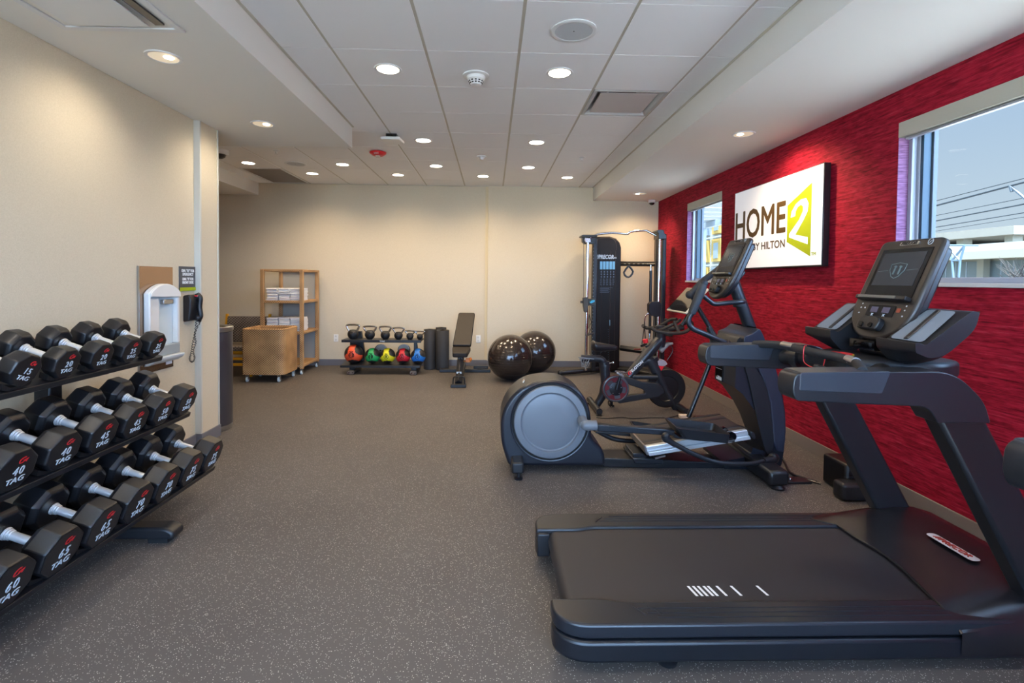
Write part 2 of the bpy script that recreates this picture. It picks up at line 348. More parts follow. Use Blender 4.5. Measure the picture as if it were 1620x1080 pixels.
# wall angle running round the grid
mb = MB(); mb.box(XSL, XSL+.02, YR, 5.0, ZCE-.004, ZCE+.02); mb.box(XS-.02, XS, YR, YB, ZCE-.004, ZCE+.02)
mb.box(-3.707, XS, YB-.02, YB, ZCE-.004, ZCE+.02)
mb.build('trim_1', TEE, kind='structure', smooth=False)
B(-6.2, 2.9, -2.8, 8.3, 3.15, 3.3).build('sun_block_roof', CONC, kind='structure')  # unseen slab put over the room to block the sun
mb = MB(); mb.box(XSL-1.06, XSL, YR, 5.0, ZS, 3.15); mb.box(XF, XSL-1.06, 4.45, 5.0, ZS, 3.15)
mb.build('soffit_left', PAINT, kind='structure', smooth=False)
B(XS, XR, YR, YB, ZS, 3.15).build('soffit_right', PAINT, kind='structure', smooth=False)
B(XF, -3.707, 5.0, YB, 2.705, 3.15).build('soffit_rear', PAINT, kind='structure', smooth=False)
# walls
B(-2.62, XL, YR, 4.20, 0, 3.15).build('wall_left', cream, kind='structure', smooth=False)
B(-2.62, -2.405, 4.20, 4.47, 0, 3.15).build('wall_left_end', cream, kind='structure', smooth=False)
B(XF, -2.62, 4.33, 4.47, 0, 3.15).build('wall_corridor', cream, kind='structure', smooth=False)
B(XF-.15, XF, 4.33, 8.2, 0, 3.15).build('wall_far_left', cream, kind='structure', smooth=False)
mb = MB(); mb.box(XF, -.066, YB, YB+.15, 0, 3.15); mb.box(-.066, XR, YB-.045, YB+.15, 0, 3.15)
mb.build('wall_back', cream, kind='structure', smooth=False)
W1, W2, W4, WZ = (5.785, 6.815), (.80, 3.253), (-1.9, -.8), (1.415, 2.462)  # W4 is an out-of-view window, added to brighten the right soffit
mb = MB(); XO = XR+.2
for y0, y1 in ((YR, W4[0]), (W4[1], W2[0]), (W2[1], W1[0]), (W1[1], YB+.15)): mb.box(XR, XO, y0, y1, 0, 3.15)
for y0, y1 in (W1, W2, W4): mb.box(XR, XO, y0, y1, 0, WZ[0]-.02); mb.box(XR, XO, y0, y1, WZ[1], 3.15)
mb.build('wall_right', MATS['crimson_grasscloth'], kind='structure', smooth=False)
DAYLIT = wallpaper('daylit_red_grasscloth', '5f3a58', '946a8b', (14, 14, 130), .2)  # daylight sheen on the red reveals, painted in as lilac
for k, (y0, y1) in enumerate((W1, W2, W4)): MB().box(XR+.001, XR+.105, y1-.002, y1+.0, WZ[0], WZ[1]).box(XR+.001, XR+.105, y0, y0+.002, WZ[0], WZ[1]).build('trim_%d' % (5+k), DAYLIT, kind='structure', smooth=False)  # thin sheets added on the jambs to carry that painted daylight
# wall behind the photographer with its wide storefront window
mb = MB(); RW = (-2.4, 2.5); RZ = (.12, 2.62)
mb.box(-2.6, RW[0], YR-.15, YR, 0, 3.15); mb.box(RW[1], 2.9, YR-.15, YR, 0, 3.15)
mb.box(RW[0], RW[1], YR-.15, YR, 0, RZ[0]); mb.box(RW[0], RW[1], YR-.15, YR, RZ[1], 3.15)
mb.build('wall_front', cream, kind='structure', smooth=False)
def window(nm, frame_boxes, pane, extra):
    e = bpy.data.objects.new(nm, None); COL.objects.link(e); e['kind'] = 'structure'
    e.location = ((pane[0]+pane[1])/2, (pane[2]+pane[3])/2, pane[4])
    fb = MB()
    for q in frame_boxes: fb.box(*q)
    fb.build('window_frame', ALU, e, bevel=.004)
    B(*pane).build('window_pane', MATS['window_glass'], e, smooth=False)
    for n_, m_, bx in extra:
        q = MB()
        for k in bx: q.box(*k)
        q.build(n_, m_, e, bevel=.003)
for nm, (y0, y1) in (('window_1', W1), ('window_2', W2), ('added_window_4', W4)):
    z0, z1 = WZ; x0, x1 = XR+.105, XR+.165; t = .05
    fbx = [(x0, x1, y0, y0+t, z0, z1), (x0, x1, y1-t, y1, z0, z1), (x0, x1, y0+t, y1-t, z0, z0+.035), (x0, x1, y0+t, y1-t, z1-t, z1),
           (x0-.035, x0, y1-.03, y1, z0, z1), (x0-.035, x0, y0, y0+.03, z0, z1), ]
    window(nm, fbx, (x0+.025, x0+.031, y0+t, y1-t, z0+.035, z1-t),
           [('frame_gasket', mat('gasket_teal', '173646', .4), [(x0+.004, x1-.004, y1-t-.022, y1-t+.001, z0+.035, z1-t), (x0+.004, x1-.004, y0+t-.001, y0+t+.022, z0+.035, z1-t)]), ('outer_frame', mat('outer_frame_grey', '5b626b', .5), [(x1, x1+.03, y1-t-.035, y1-t+.001, z0, z1), (x1, x1+.03, y0+t-.001, y0+t+.035, z0, z1)]), ('window_sill', STONE, [(XR-.012, x0, y0-.012, y1+.012, z0-.022, z0+.002)]),
            ('blind_cassette', SHADE, [(XR-.004, XR+.075, y0+.004, y1-.002, z1-.094, z1+.004)]),
            ('blind_hem_bar', ALU, [(XR+.02, XR+.05, y0+.03, y1-.03, z1-.112, z1-.098)])])
xs = [RW[0]+i*(RW[1]-RW[0])/3 for i in range(4)]
window('window_3', [(x-.03, x+.03, YR-.10, YR-.04, RZ[0], RZ[1]) for x in xs] + [(RW[0], RW[1], YR-.10, YR-.04, RZ[0], RZ[0]+.05), (RW[0], RW[1], YR-.10, YR-.04, RZ[1]-.05, RZ[1])],
       (RW[0], RW[1], YR-.075, YR-.069, RZ[0], RZ[1]), [])
# baseboards
def bb(nm, bx, mt, trim=None):
    q = MB()
    for k in bx: q.box(*k)
    q.build(nm, mt, kind='structure', bevel=.003)
bb('baseboard_left', [(XL, XL+.012, YR, 4.188, 0, .10), (XL, -2.393, 4.188, 4.20, 0, .10), (-2.405, -2.393, 4.20, 4.482, 0, .10), (-2.62, -2.405, 4.47, 4.482, 0, .10)], BASEB)
bb('baseboard_back', [(XF, -.066, YB-.010, YB, 0, .10), (-.078, -.066, YB-.045, YB-.01, 0, .10), (-.066, XR, YB-.055, YB-.045, 0, .10)], BASEB)
bb('baseboard_right', [(XR-.012, XR, YR, YB-.055, 0, .105)], BASET)
bb('trim_2', [(-2.452, -2.403, 4.192, 4.203, .1, ZS), (-2.407, -2.400, 4.192, 4.215, .1, ZS)], mat('corner_guard', 'c9c6bb', .4))
bb('trim_4', [(-.11, -.066, YB-.004, YB, .1, ZCE)], mat('wall_strip', 'd8c8a4', .7))
bb('trim_3', [(-2.407, -2.399, 4.455, 4.476, .1, ZS)], MATS['corner_guard'])

# ================================================================== CEILING FITTINGS
def downlight(x, y, z, label, watts, warm, tilted=False, beam=True, side=1):
    t = thing('ceiling_light', (x, y, z), label, 'ceiling light', 'recessed downlights')
    MB().lathe([(.074, .001), (.078, -.005), (.094, -.006), (.096, 0), (.096, .002)], (x, y, z), k=32).build('trim_ring', WMET, t)
    if tilted:      # wall washer: pale scoop with the bulb at one side
        MB().lathe([(.076, 0), (.076, -.0035), (.0, -.0035)], (x, y, z), k=32).build('reflector', REFL, t)
        MB().ball((x+.030*side, y, z-.002), .028, mi=0, sc=(1, 1, .35)).build('bulb', LAMP, t)
    else:
        MB().lathe([(.075, 0), (.075, -.0035), (.0, -.0035)], (x, y, z), k=32).build('lens', LAMP, t)
    if beam: spot((x, y, z-.03), watts, warm, 150 if not tilted else 125, 1.0, aim=(0, 0, -1) if not tilted else (-.5*side, 0, -1) if y < 7 else (.05, .35, -1))
WG = 51
for x, y, lb in [(-.75, 3.608, 'round recessed downlight nearest the camera, left of the near smoke detector'),
                 (.47, 3.608, 'round recessed downlight nearest the camera, beside the square air diffuser'),
                 (-.75, 5.437, 'round recessed downlight just right of the white ceiling access point'),
                 (.47, 5.437, 'round recessed downlight in line behind the near one beside the diffuser'),
                 (-.75, 6.656, 'round recessed downlight right of the red fire strobe, second row from back wall'),
                 (-1.97, 6.656, 'round recessed downlight left of the red fire strobe'),
                 (.47, 6.656, 'round recessed downlight directly above the exercise balls, second row from back wall'),
                 (-3.19, 6.656, 'leftmost recessed downlight, beside the round ceiling camera'),
                 (-2.58, 7.266, 'back row recessed downlight leftmost, above the wicker towel shelf'),
                 (-1.36, 7.266, 'back row recessed downlight above the kettlebell rack'),
                 (-.14, 7.266, 'back row recessed downlight above the weight bench'),
                 (1.08, 7.266, 'back row recessed downlight rightmost in the tile ceiling, near the cable machine')]:
    downlight(x, y, ZCE, lb, WG, WARM)
downlight(-1.919, 2.996, ZS, 'wall washer downlight in the left soffit, the one nearer the camera', 24, NEUT, True, side=1)
downlight(-1.919, 4.257, ZS, 'wall washer downlight in the left soffit near its far end', 24, NEUT, True, side=1)
downlight(2.16, 4.291, ZS, 'downlight in the right soffit above the wall screen', 110, WARM, True, side=-1)
downlight(2.153, 7.303, ZS, 'downlight in the right soffit above the cable machine', 75, WARM, True, side=-1)
# lamps of the same rows that hang above and behind the camera, outside the frame
for x, y, z in ((-.75, 1.2, ZCE), (.47, 1.2, ZCE), (-.14, -.9, ZCE)): spot((x, y, z-.03), WG*.6, NEUT, 150, 1.0)
for x, y, s_ in ((-1.919, 1.4, 1), (2.16, 1.3, -1)): spot((x, y, ZS-.03), 40, NEUT, 118, 1.0, aim=(-.38*s_, 0, -1))

def speaker(x, y, lb):
    t = thing('ceiling_speaker', (x, y, ZCE), lb, 'speaker', 'ceiling speakers')
    MB().lathe([(.135, 0), (.137, -.006), (.128, -.010), (.112, -.008), (.112, .001)], (x, y, ZCE), k=40).build('rim', WMET, t)
    MB().lathe([(.112, -.001), (.112, -.006), (.06, -.008), (0, -.0085)], (x, y, ZCE), k=40).build('grille', mat('speaker_grille', 'bfc3c6', .6, bump=.5, bscale=900), t)
    MB().lathe([(.004, -.008), (.004, -.011), (0, -.011)], (x, y-.01, ZCE), k=10).build('badge', BRZ, t)
speaker(.472, 2.999, 'round white ceiling speaker near the top of the view'); speaker(-2.58, 6.656, 'round grey ceiling speaker above the wicker cart')
def detector(x, y, r, h, lb, vents=True):
    t = thing('smoke_detector', (x, y, ZCE), lb, 'smoke detector')
    MB().lathe([(r, 0), (r, -.008), (r*.72, -.012), (r*.66, -h*.45), (r*.60, -h*.5), (r*.56, -h*.55), (r*.40, -h*.95), (r*.3, -h), (0, -h)], (x, y, ZCE), k=32).build('housing', WHITE, t)
    if vents:
        q = MB()
        for i in range(12):
            a = 2*PI*i/12
            for rr, zz in ((.535, .62), (.47, .80)):
                q.box(-.007, .007, -.003, .003, -.0035, .0035, R=Matrix.Rotation(a+PI/2, 3, 'Z'))
                for k in range(8): q.v[-8+k] = (q.v[-8+k][0]+x+math.cos(a)*r*rr, q.v[-8+k][1]+y+math.sin(a)*r*rr, q.v[-8+k][2]+ZCE-h*zz)
        q.build('vent_slots', GLOSS, t)
detector(-.129, 3.684, .095, .075, 'white smoke detector with dark vent slots, between the two near downlights')
detector(-.137, 6.09, .055, .045, 'small white smoke detector toward the back of the tile ceiling', False)
def sprinkler(x, y, lb):
    t = thing('sprinkler_head', (x, y, ZCE), lb, 'sprinkler')
    MB().lathe([(.036, 0), (.036, -.004), (.014, -.010), (.010, -.010), (0, -.010)], (x, y, ZCE), k=20).build('escutcheon', WMET, t)
    q = MB(); q.tube([(x-.011, y, ZCE-.008), (x-.012, y, ZCE-.026), (x, y, ZCE-.040)], .003, 6); q.tube([(x+.011, y, ZCE-.008), (x+.012, y, ZCE-.026), (x, y, ZCE-.040)], .003, 6)
    q.lathe([(.020, -.040), (.020, -.043), (0, -.043)], (x, y, ZCE), k=12); q.build('deflector', WMET, t)
sprinkler(1.079, 6.068, 'small white sprinkler head in the rightmost full tile column of the ceiling'); sprinkler(-2.544, 5.985, 'small sprinkler head in the ceiling left of the red strobe')
t = thing('fire_strobe', (-1.352, 5.962, ZCE), 'red oval fire alarm strobe mounted on the ceiling tile', 'fire alarm')
MB().lathe([(.068, 0), (.098, -.010), (.094, -.022), (.062, -.046), (.052, -.048), (0, -.048)], (-1.352, 5.962, ZCE), k=32).build('housing', REDP, t)
B(-1.377, -1.327, 5.932, 5.984, ZCE-.062, ZCE-.046).build('strobe_lens', mat('strobe_lens', 'e6e2dc', .1), t, bevel=.006)
MB().text('FIRE', .03, (-1.352, 5.872, ZCE-.034), (1, 0, 0), (0, .6, -1), 0).build('lettering', WHT, t, smooth=False)
t = thing('access_point', (-1.044, 5.24, ZCE), 'white rounded access point hanging under the ceiling tiles', 'wireless access point')
q = MB(); q.prism(rounded([(-1.15, 5.14), (-.95, 5.14), (-.93, 5.34), (-1.13, 5.36)], .03), ZCE-.075, ZCE-.045, 'z'); q.build('housing', WHITE, t, bevel=.008)
q = MB(); q.box(-1.10, -.99, 5.20, 5.30, ZCE-.045, ZCE+.0); q.box(-1.14, -.96, 5.33, 5.345, ZCE-.045, ZCE-.03); q.build('bracket', GLOSS, t)
# square supply diffuser (fills one tile) and its lowered plaque
def diffuser(x0, y0, z, lb, cold=False):
    x1, y1 = x0+TS, y0+TS; t = thing('air_diffuser', (x0+TS/2, y0+TS/2, z), lb, 'air vent'); o_, i_ = .012, .11
    q = MB()
    def frm(a, za, b_, zb):
        A = [(x0+a, y0+a, za), (x1-a, y0+a, za), (x1-a, y1-a, za), (x0+a, y1-a, za)]; C = [(x0+b_, y0+b_, zb), (x1-b_, y0+b_, zb), (x1-b_, y1-b_, zb), (x0+b_, y1-b_, zb)]
        q.add(A+C, [(i, (i+1) % 4, 4+(i+1) % 4, 4+i) for i in range(4)])
    frm(o_, z-.002, .035, z-.002); frm(.035, z-.002, .10, z+.07); frm(.10, z+.07, .19, z+.09); frm(o_, z-.002, o_, z+.03)
    q.build('frame', mat('diffuser_frame', 'b4b3b2', .5), t, smooth=False)
    MB().lathe([(.115, .085), (.115, .12), (0, .12)], (x0+TS/2, y0+TS/2, z), k=28).build('duct_opening', GLOSS, t)
    B(x0+.075, x1-.075, y0+.075, y1-.075, z+.004, z+.010).build('plaque', mat('plaque_grey', 'c0b9b8', .5), t, bevel=.004)
    q = MB()
    for sx1 in (-1, 1):
        for sy1 in (-1, 1): q.box(x0+TS/2+sx1*.16-.007, x0+TS/2+sx1*.16+.007, y0+TS/2+sy1*.17-.003, y0+TS/2+sy1*.17+.003, z+.014, z+.085)
    q.build('hanger', WMET, t)
diffuser(GX+TS, GY+2*TS, ZCE, 'square white air diffuser with lowered centre plaque in the tile ceiling')
# wide diffuser frame on the left soffit, running out of the frame
t = thing('soffit_diffuser', (-1.90, 2.37, ZS), 'large flat ceiling diffuser panel in the left soffit, cut by the picture edge', 'air vent')
q = MB(); q.ring_prism([(-2.22, 2.07), (-1.60, 2.07), (-1.60, 2.68), (-2.22, 2.68)], [(-2.185, 2.105), (-1.635, 2.105), (-1.635, 2.645), (-2.185, 2.645)], ZS-.010, ZS, 'z'); q.build('frame', WMET, t, bevel=.003)
B(-2.11, -1.72, 2.17, 2.585, ZS-.03, ZS-.022).build('plaque', WMET, t, bevel=.004)
q = MB(); q.box(-1.705, -1.66, 2.13, 2.60, ZS-.012, ZS-.002); q.build('duct_opening', GLOSS, t)
q = MB(); q.box(-1.99, -1.96, 2.3, 2.4, ZS-.022, ZS); q.build('hanger', WMET, t)
t = thing('return_grille', (-3.19, 7.5, ZCE), 'square return air grille in the tile ceiling by the back wall', 'air vent')
x0, x1, y0, y1 = GX-6*TS+.01, GX-5*TS-.01, GY+7*TS+.005, YB-.03
q = MB(); q.ring_prism([(x0, y0), (x1, y0), (x1, y1), (x0, y1)], [(x0+.03, y0+.03), (x1-.03, y0+.03), (x1-.03, y1-.03), (x0+.03, y1-.03)], ZCE-.004, ZCE+.004, 'z'); q.build('frame', WMET, t)
q = MB()
for i in range(30): q.box(x0+.03, x1-.03, y0+.04+i*.0345, y0+.052+i*.0345, ZCE+.002, ZCE+.02)
q.build('louvre', mat('grille_metal', 'a59a8c', .5), t); B(x0, x1, y0, y1, ZCE+.03, ZCE+.04).build('backing', mat('plenum_grey', '6b6259', .8), t)
# cameras
t = thing('dome_camera', (2.519, 7.88, ZS), 'white dome security camera in the far right ceiling corner', 'security camera')
MB().lathe([(.055, 0), (.057, -.035), (.05, -.045), (.045, -.045)], (2.519, 7.88, ZS), k=24).build('base', WHITE, t)
MB().ball((2.519, 7.88, ZS-.045), .042, sc=(1, 1, .9)).build('lens_dome', GLOSS, t)
t = thing('ceiling_camera', (-3.22, 6.02, ZCE), 'pale round ceiling camera half hidden behind the left wall end', 'security camera')
MB().lathe([(.10, 0), (.10, -.03), (.085, -.05), (.07, -.05)], (-3.22, 6.02, ZCE), k=24).build('base', WHITE, t)
MB().lathe([(.072, -.05), (.06, -.08), (.03, -.095), (0, -.097)], (-3.22, 6.02, ZCE), k=24).build('lens_dome', BRZ, t)
# ================================================================== ON THE WALLS
def outlet(x, y, z, lb, nrm='y'):
    t = thing('wall_outlet', (x, y, z), lb, 'outlet')
    B(x-.037, x+.037, y-.008, y, z-.06, z+.06).build('cover_plate', WHITE, t, bevel=.003)
    q = MB()
    for dz in (-.028, .028):
        q.lathe([(.017, 0), (.017, .0015), (0, .0015)], (x, y-.008, z+dz), (0, -1, 0), 20)
    q.build('receptacle', mat('receptacle', 'd2d2d0', .4), t)
    q = MB()
    for dz in (-.028, .028):
        for dx in (-.006, .006): q.box(x+dx-.001, x+dx+.001, y-.0105, y-.009, z+dz-.004, z+dz+.005)
    q.build('slots', GLOSS, t)
outlet(-2.487, YB, .44, 'white wall outlet between the wicker shelf and the kettlebell rack'); outlet(-.21, YB, .44, 'white wall outlet right of the weight bench')
# wall screen with the hotel logo
XT = XR-.065; y0, y1, z0, z1 = 3.890, 5.335, 1.540, 2.358
t = thing('wall_screen', (XR, (y0+y1)/2, z0), 'large white wall screen showing a brown and green hotel logo', 'television')
B(XT, XR-.012, y0, y1, z0, z1).build('housing', mat('screen_housing', '15161a', .35), t, bevel=.004)
B(XT-.003, XT, y0+.008, y1-.008, z0+.012, z1-.008).build('screen', TVW, t)
B(XR-.012, XR, y0+.4, y1-.4, z0+.2, z1-.2).build('wall_bracket', BLK, t)
def onscr(px, py):
    d = ray(px, py); k = (XT-.004)/d.x; return (d.y*k, d.z*k+ZC)
def place_text(s_, ya, yb, za, zb, mt, nm, bold=.02):        # fill the rectangle ya (left) .. yb (right), za..zb on the screen
    V, _ = text_geo(s_, 0, 0); xs_ = [v[0] for v in V]; ys_ = [v[1] for v in V]
    size = (zb-za)/(max(ys_)-min(ys_)); sxx = (ya-yb)/((max(xs_)-min(xs_))*size)
    cxm = (max(xs_)+min(xs_))/2*size*sxx; cym = (max(ys_)+min(ys_))/2*size
    MB().text(s_, size, (XT-.0045, (ya+yb)/2+cxm, (za+zb)/2-cym), (0, -1, 0), (0, 0, 1), bold=bold, sx_=sxx, depth=.3).build(nm, mt, t, smooth=False)
place_text('HOME', 5.30, 4.395, 1.857, 2.135, BROWN, 'logo_name', .016)
place_text('SUITES BY HILTON', 5.30, 4.395, 1.722, 1.792, BROWN, 'logo_subtitle', .014)
q = MB(); q.prism([(4.365, 1.765), (4.035, 1.625), (4.035, 2.225), (4.365, 2.085)], XT-.0045, XT-.003, 'x'); q.build('logo_door', GREEN, t, smooth=False)
# the white figure 2 of the logo, built as an outline that widens with the door shape
two = [(-.40, .30), (-.36, .62), (-.16, .86), (.10, .90), (.34, .80), (.46, .56), (.42, .30), (.22, 0), (-.14, -.58), (.46, -.58), (.46, -.82), (-.46, -.82), (-.46, -.62), (.02, .08), (.20, .38), (.20, .56), (.10, .68), (-.06, .66), (-.15, .52), (-.17, .30)]
def dw(u, v):
    yy = 4.365-(u+.5)*.33; k = (u+.5); hh = .16+k*.14; return (yy, 1.925+v*hh*.93)
q = MB(); q.prism([dw(a*.86, b_*.92) for a, b_ in two], XT-.006, XT-.0046, 'x'); q.build('logo_numeral', mat('logo_white', 'e8e8e8', .4, emit='ffffff', es=.35), t, smooth=False)
place_text('TM', 4.02, 3.965, 1.632, 1.655, GREEN, 'trademark_sign', .02)
# sign by the phone
t = thing('wall_sign', (XL, 4.085, 1.29), 'dark grey sign with white dialling text and lime stripe above the phone', 'sign')
B(XL, XL+.010, 3.985, 4.19, 1.292, 1.487).build('panel', SIGN, t, bevel=.002)
B(XL+.010, XL+.0115, 3.985, 4.19, 1.292, 1.320).build('lime_stripe', GREEN, t)
q = MB()
for s_, z in (('DIAL "FIT" FOR', 1.452), ('EMERGENCY', 1.424), ('DIAL "0" FOR', 1.386), ('FRONT DESK', 1.358)):
    q.text(s_, .031, (XL+.0108, 4.0875, z), (0, 1, 0), (0, 0, 1), bold=.01, sx_=.80)
q.build('lettering', WHT, t, smooth=False)
# wall telephone
t = thing('wall_telephone', (XL, 4.10, 1.05), 'black wall telephone with a long dangling coiled cord', 'telephone')
q = MB(); q.prism(rounded([(XL, 1.255), (XL+.05, 1.265), (XL+.065, 1.22), (XL+.05, 1.055), (XL, 1.045)], .012), 4.035, 4.165, 'y'); q.build('body', BLK, t, bevel=.008)
q = MB(); P = [(XL+.055, 4.135, 1.262), (XL+.080, 4.135, 1.235), (XL+.074, 4.135, 1.16), (XL+.082, 4.135, 1.085), (XL+.058, 4.135, 1.055)]
q.tube(smooth_path(P, 5), [.021]*3+[.019]*15+[.024]*3, 12, flat=1); q.ball((XL+.060, 4.135, 1.245), .028, sc=(1, 1, 1)); q.ball((XL+.062, 4.135, 1.072), .029); q.build('handset', BLK, t)
B(XL+.0, XL+.062, 4.166, 4.172, 1.10, 1.25).build('number_card', WHT, t, bevel=.001)
B(XL+.04, XL+.075, 4.10, 4.125, 1.246, 1.256).build('message_lamp', RED, t, bevel=.002)
q = MB(); P = []
path = smooth_path([(XL+.07, 4.10, 1.045), (XL+.045, 4.12, .95), (XL+.035, 4.105, .86), (XL+.03, 4.095, .79), (XL+.03, 4.075, .745), (XL+.03, 4.105, .715), (XL+.03, 4.135, .745), (XL+.03, 4.115, .80), (XL+.045, 4.125, .87), (XL+.055, 4.10, .95), (XL+.08, 4.135, 1.045)], 26)
for i, p in enumerate(path):
    a = i*.95; P.append(p+Vector((math.cos(a)*.006, math.sin(a)*.006, math.sin(a)*.002)))
q.tube(P, .0026, 6); q.build('coiled_cord', BLK, t)
# drinking fountain: mirror-steel back plate and white rounded fountain
t = thing('drinking_fountain', (XL, 3.72, .71), 'white arched drinking fountain with mirror steel back plate on left wall', 'drinking fountain')
ya, yb = 3.535, 3.905
B(XL, XL+.006, ya, yb, .715, 1.478).build('back_plate', COPP, t, bevel=.002)
B(XL, XL+.010, ya-.012, ya, .715, 1.478).build('edge_trim', CHRB, t)
ar = [(ya+.04+(yb-ya-.03)*k/14, 1.285+.068*math.sin(PI*k/14)**.8) for k in range(15)]
q = MB(); q.prism([(ya+.04, .90)]+ar+[(yb+.01, .90), (yb-.02, .90), (yb-.02, 1.245), (ya+.06, 1.262), (ya+.06, .90)], XL+.006, XL+.052, 'x'); q.build('surround', WHITE, t, bevel=.008)
q = MB(); q.prism([(ya+.04, 1.262)]+ar+[(yb+.01, 1.25)], XL+.05, XL+.062, 'x'); q.build('hood', WHITE, t, bevel=.010, seg=3)
B(XL+.006, XL+.012, ya+.06, yb-.02, .90, 1.26).build('alcove', mat('alcove_blue_white', 'cfdbe0', .3), t)
B(XL+.012, XL+.035, ya+.065, ya+.17, .92, 1.25).build('column', WHITE, t, bevel=.008)
B(XL+.012, XL+.040, yb-.16, yb-.05, 1.20, 1.235).build('spout', CHRB, t, bevel=.004)
q = MB(); q.prism(rounded([(XL+.006, .765), (XL+.04, .772), (XL+.085, .80), (XL+.088, .825), (XL+.02, .828)], [0, .01, .03, .01, 0]), ya+.04, yb+.012, 'y'); q.build('basin', mat('basin_plastic', 'c4ccd0', .3), t, bevel=.008)
B(XL+.006, XL+.055, ya+.05, yb+.004, .828, .90).build('drip_panel', mat('drip_grey', '9aa3a8', .3), t, bevel=.004)
B(XL+.006, XL+.008, yb-.09, yb-.02, .742, .765).build('label_plate', WHT, t)
# ================================================================== LEFT BACK CORNER
t = thing('waste_bin', (-2.60, 4.69, 0), 'tall grey steel half hidden bin with silver top rim at the wall end', 'bin')
MB().lathe([(.172, .045), (.178, .05), (.178, .90), (.172, .905)], (-2.585, 4.675, 0), k=40).build('body', mat('bin_grey', '5d5b60', .3, .7), t)
MB().lathe([(.180, .905), (.184, .915), (.184, .945), (.178, .952), (.12, .945), (.10, .90), (0, .90)], (-2.585, 4.675, 0), k=40).build('top_rim', CHRB, t)
MB().lathe([(.170, 0), (.174, .01), (.174, .045), (0, .045)], (-2.585, 4.675, 0), k=40).build('base_ring', CHRB, t)
# yellow lounge chair with dark woven back and seat
t = thing('lounge_chair', (-3.55, 7.45, 0), 'yellow framed lounge chair with dark woven back behind wicker cart', 'chair')
cx0, cx1, yf, yb = -4.02, -3.38, 7.10, 7.72
def bar(q, a, b_, w=.022, d=.022):
    q.tube([a, b_], w, 4)
for x in (cx0, cx1):
    q = MB(); q.box(x-.016, x+.016, yf, yf+.04, 0, .36); q.build('front_leg', YEL, t, bevel=.003)
    q = MB(); q.prism([(yb-.10, 0), (yb-.06, 0), (yb-.04, .36), (yb+.02, .84), (yb-.02, .84), (yb-.08, .36)], x-.016, x+.016, 'x'); q.build('rear_leg', YEL, t, bevel=.003)
q = MB()
for z in (.17, .25, .345): q.box(cx0+.01, cx1-.01, yf+.005, yf+.035, z-.018, z+.018); q.box(cx0+.01, cx1-.01, yb-.10, yb-.07, z-.018, z+.018)
for x in (cx0, cx1): q.box(x-.014, x+.014, yf+.03, yb-.07, .325, .36)
q.build('rail', YEL, t, bevel=.003)
q = MB(); q.prism(rounded([(yf-.01, .36), (yf-.01, .43), (yb-.10, .415), (yb-.10, .355)], .02), cx0+.01, cx1-.01, 'x'); q.build('seat', MATS['dark_weave'], t, bevel=.01)
q = MB(); q.prism(rounded([(yb-.10, .42), (yb-.03, .81), (yb+.005, .80), (yb-.055, .42)], .015), cx0+.016, cx1-.016, 'x'); q.build('backrest', MATS['dark_weave'], t, bevel=.01)
RAT = MATS['rattan']
def caster(q, x, y, r=.03, top=.09):
    q.lathe([(0, -.013), (r*.9, -.013), (r, -.008), (r, .008), (r*.9, .013), (0, .013)], (x, y, r), (1, 0, .0), 18, 0)
    q.box(x-.019, x-.015, y-.014, y+.014, r-.004, top, 1); q.box(x+.015, x+.019, y-.014, y+.014, r-.004, top, 1); q.box(x-.019, x+.019, y-.016, y+.016, top-.012, top, 1)
# wicker laundry cart
t = thing('laundry_cart', (-3.03, 6.96, 0), 'square rattan laundry cart with rounded corners on white casters', 'laundry basket')
x0, x1, y0, y1 = -3.315, -2.755, 6.72, 7.205
o_ = rounded([(x0, y0), (x1, y0), (x1, y1), (x0, y1)], [.03, .10, .06, .03], 8); i_ = rounded([(x0+.03, y0+.03), (x1-.03, y0+.03), (x1-.03, y1-.03), (x0+.03, y1-.03)], [.02, .08, .05, .02], 8)
q = MB(); q.ring_prism(o_, i_, .10, .70, 'z'); q.prism(i_, .10, .13, 'z'); q.build('basket', RAT, t, bevel=.004)
q = MB(); q.tube([(x, y, .703) for x, y in rounded([(x0+.012, y0+.012), (x1-.012, y0+.012), (x1-.012, y1-.012), (x0+.012, y1-.012)], [.03, .09, .05, .03], 8)], .016, 8, closed=True); q.build('rim', RAT, t)
for x, y in ((x0+.05, y0+.05), (x1-.09, y0+.05), (x1-.05, y1-.05), (x0+.05, y1-.05)):
    q = MB(); caster(q, x, y, .034, .10); q.build('caster', [CAST, CHRB], t)
# wicker shelf on casters
t = thing('towel_shelf', (-3.02, 7.6, 0), 'tall open rattan shelf on casters holding folded white towels', 'shelf')
x0, x1, y0, y1, zt = -3.325, -2.715, 7.27, 7.955, 1.52; p = .05
for i, (x, y) in enumerate(((x0, y0), (x1-p, y0), (x1-p, y1-p), (x0, y1-p))):
    q = MB(); q.box(x, x+p, y, y+p, .08, zt); q.build('post', RAT, t, bevel=.006)
q = MB(); q.box(x0+p, x1-p, y0+.003, y0+p-.003, zt-.035, zt); q.box(x0+p, x1-p, y1-p+.003, y1-.003, zt-.035, zt); q.box(x0+.003, x0+p-.003, y0+p, y1-p, zt-.035, zt); q.box(x1-p+.003, x1-.003, y0+p, y1-p, zt-.035, zt)
q.build('top_rail', RAT, t, bevel=.005)
SHZ = (.14, .615, 1.065)
for z in SHZ: B(x0+.004, x1-.004, y0+.004, y1-.004, z-.035, z).build('shelf_board', RAT, t, bevel=.005)
for x, y in ((x0+.03, y0+.03), (x1-.03, y0+.03), (x1-.03, y1-.03), (x0+.03, y1-.03)):
    q = MB(); caster(q, x, y, .03, .082); q.build('caster', [CAST, CHRB], t)
B(x0+p, x1-p, y1-.012, y1-.004, .14, 1.49).build('back_panel', mat('shelf_back_grey', 'a5a49c', .9, spec=.1), t)
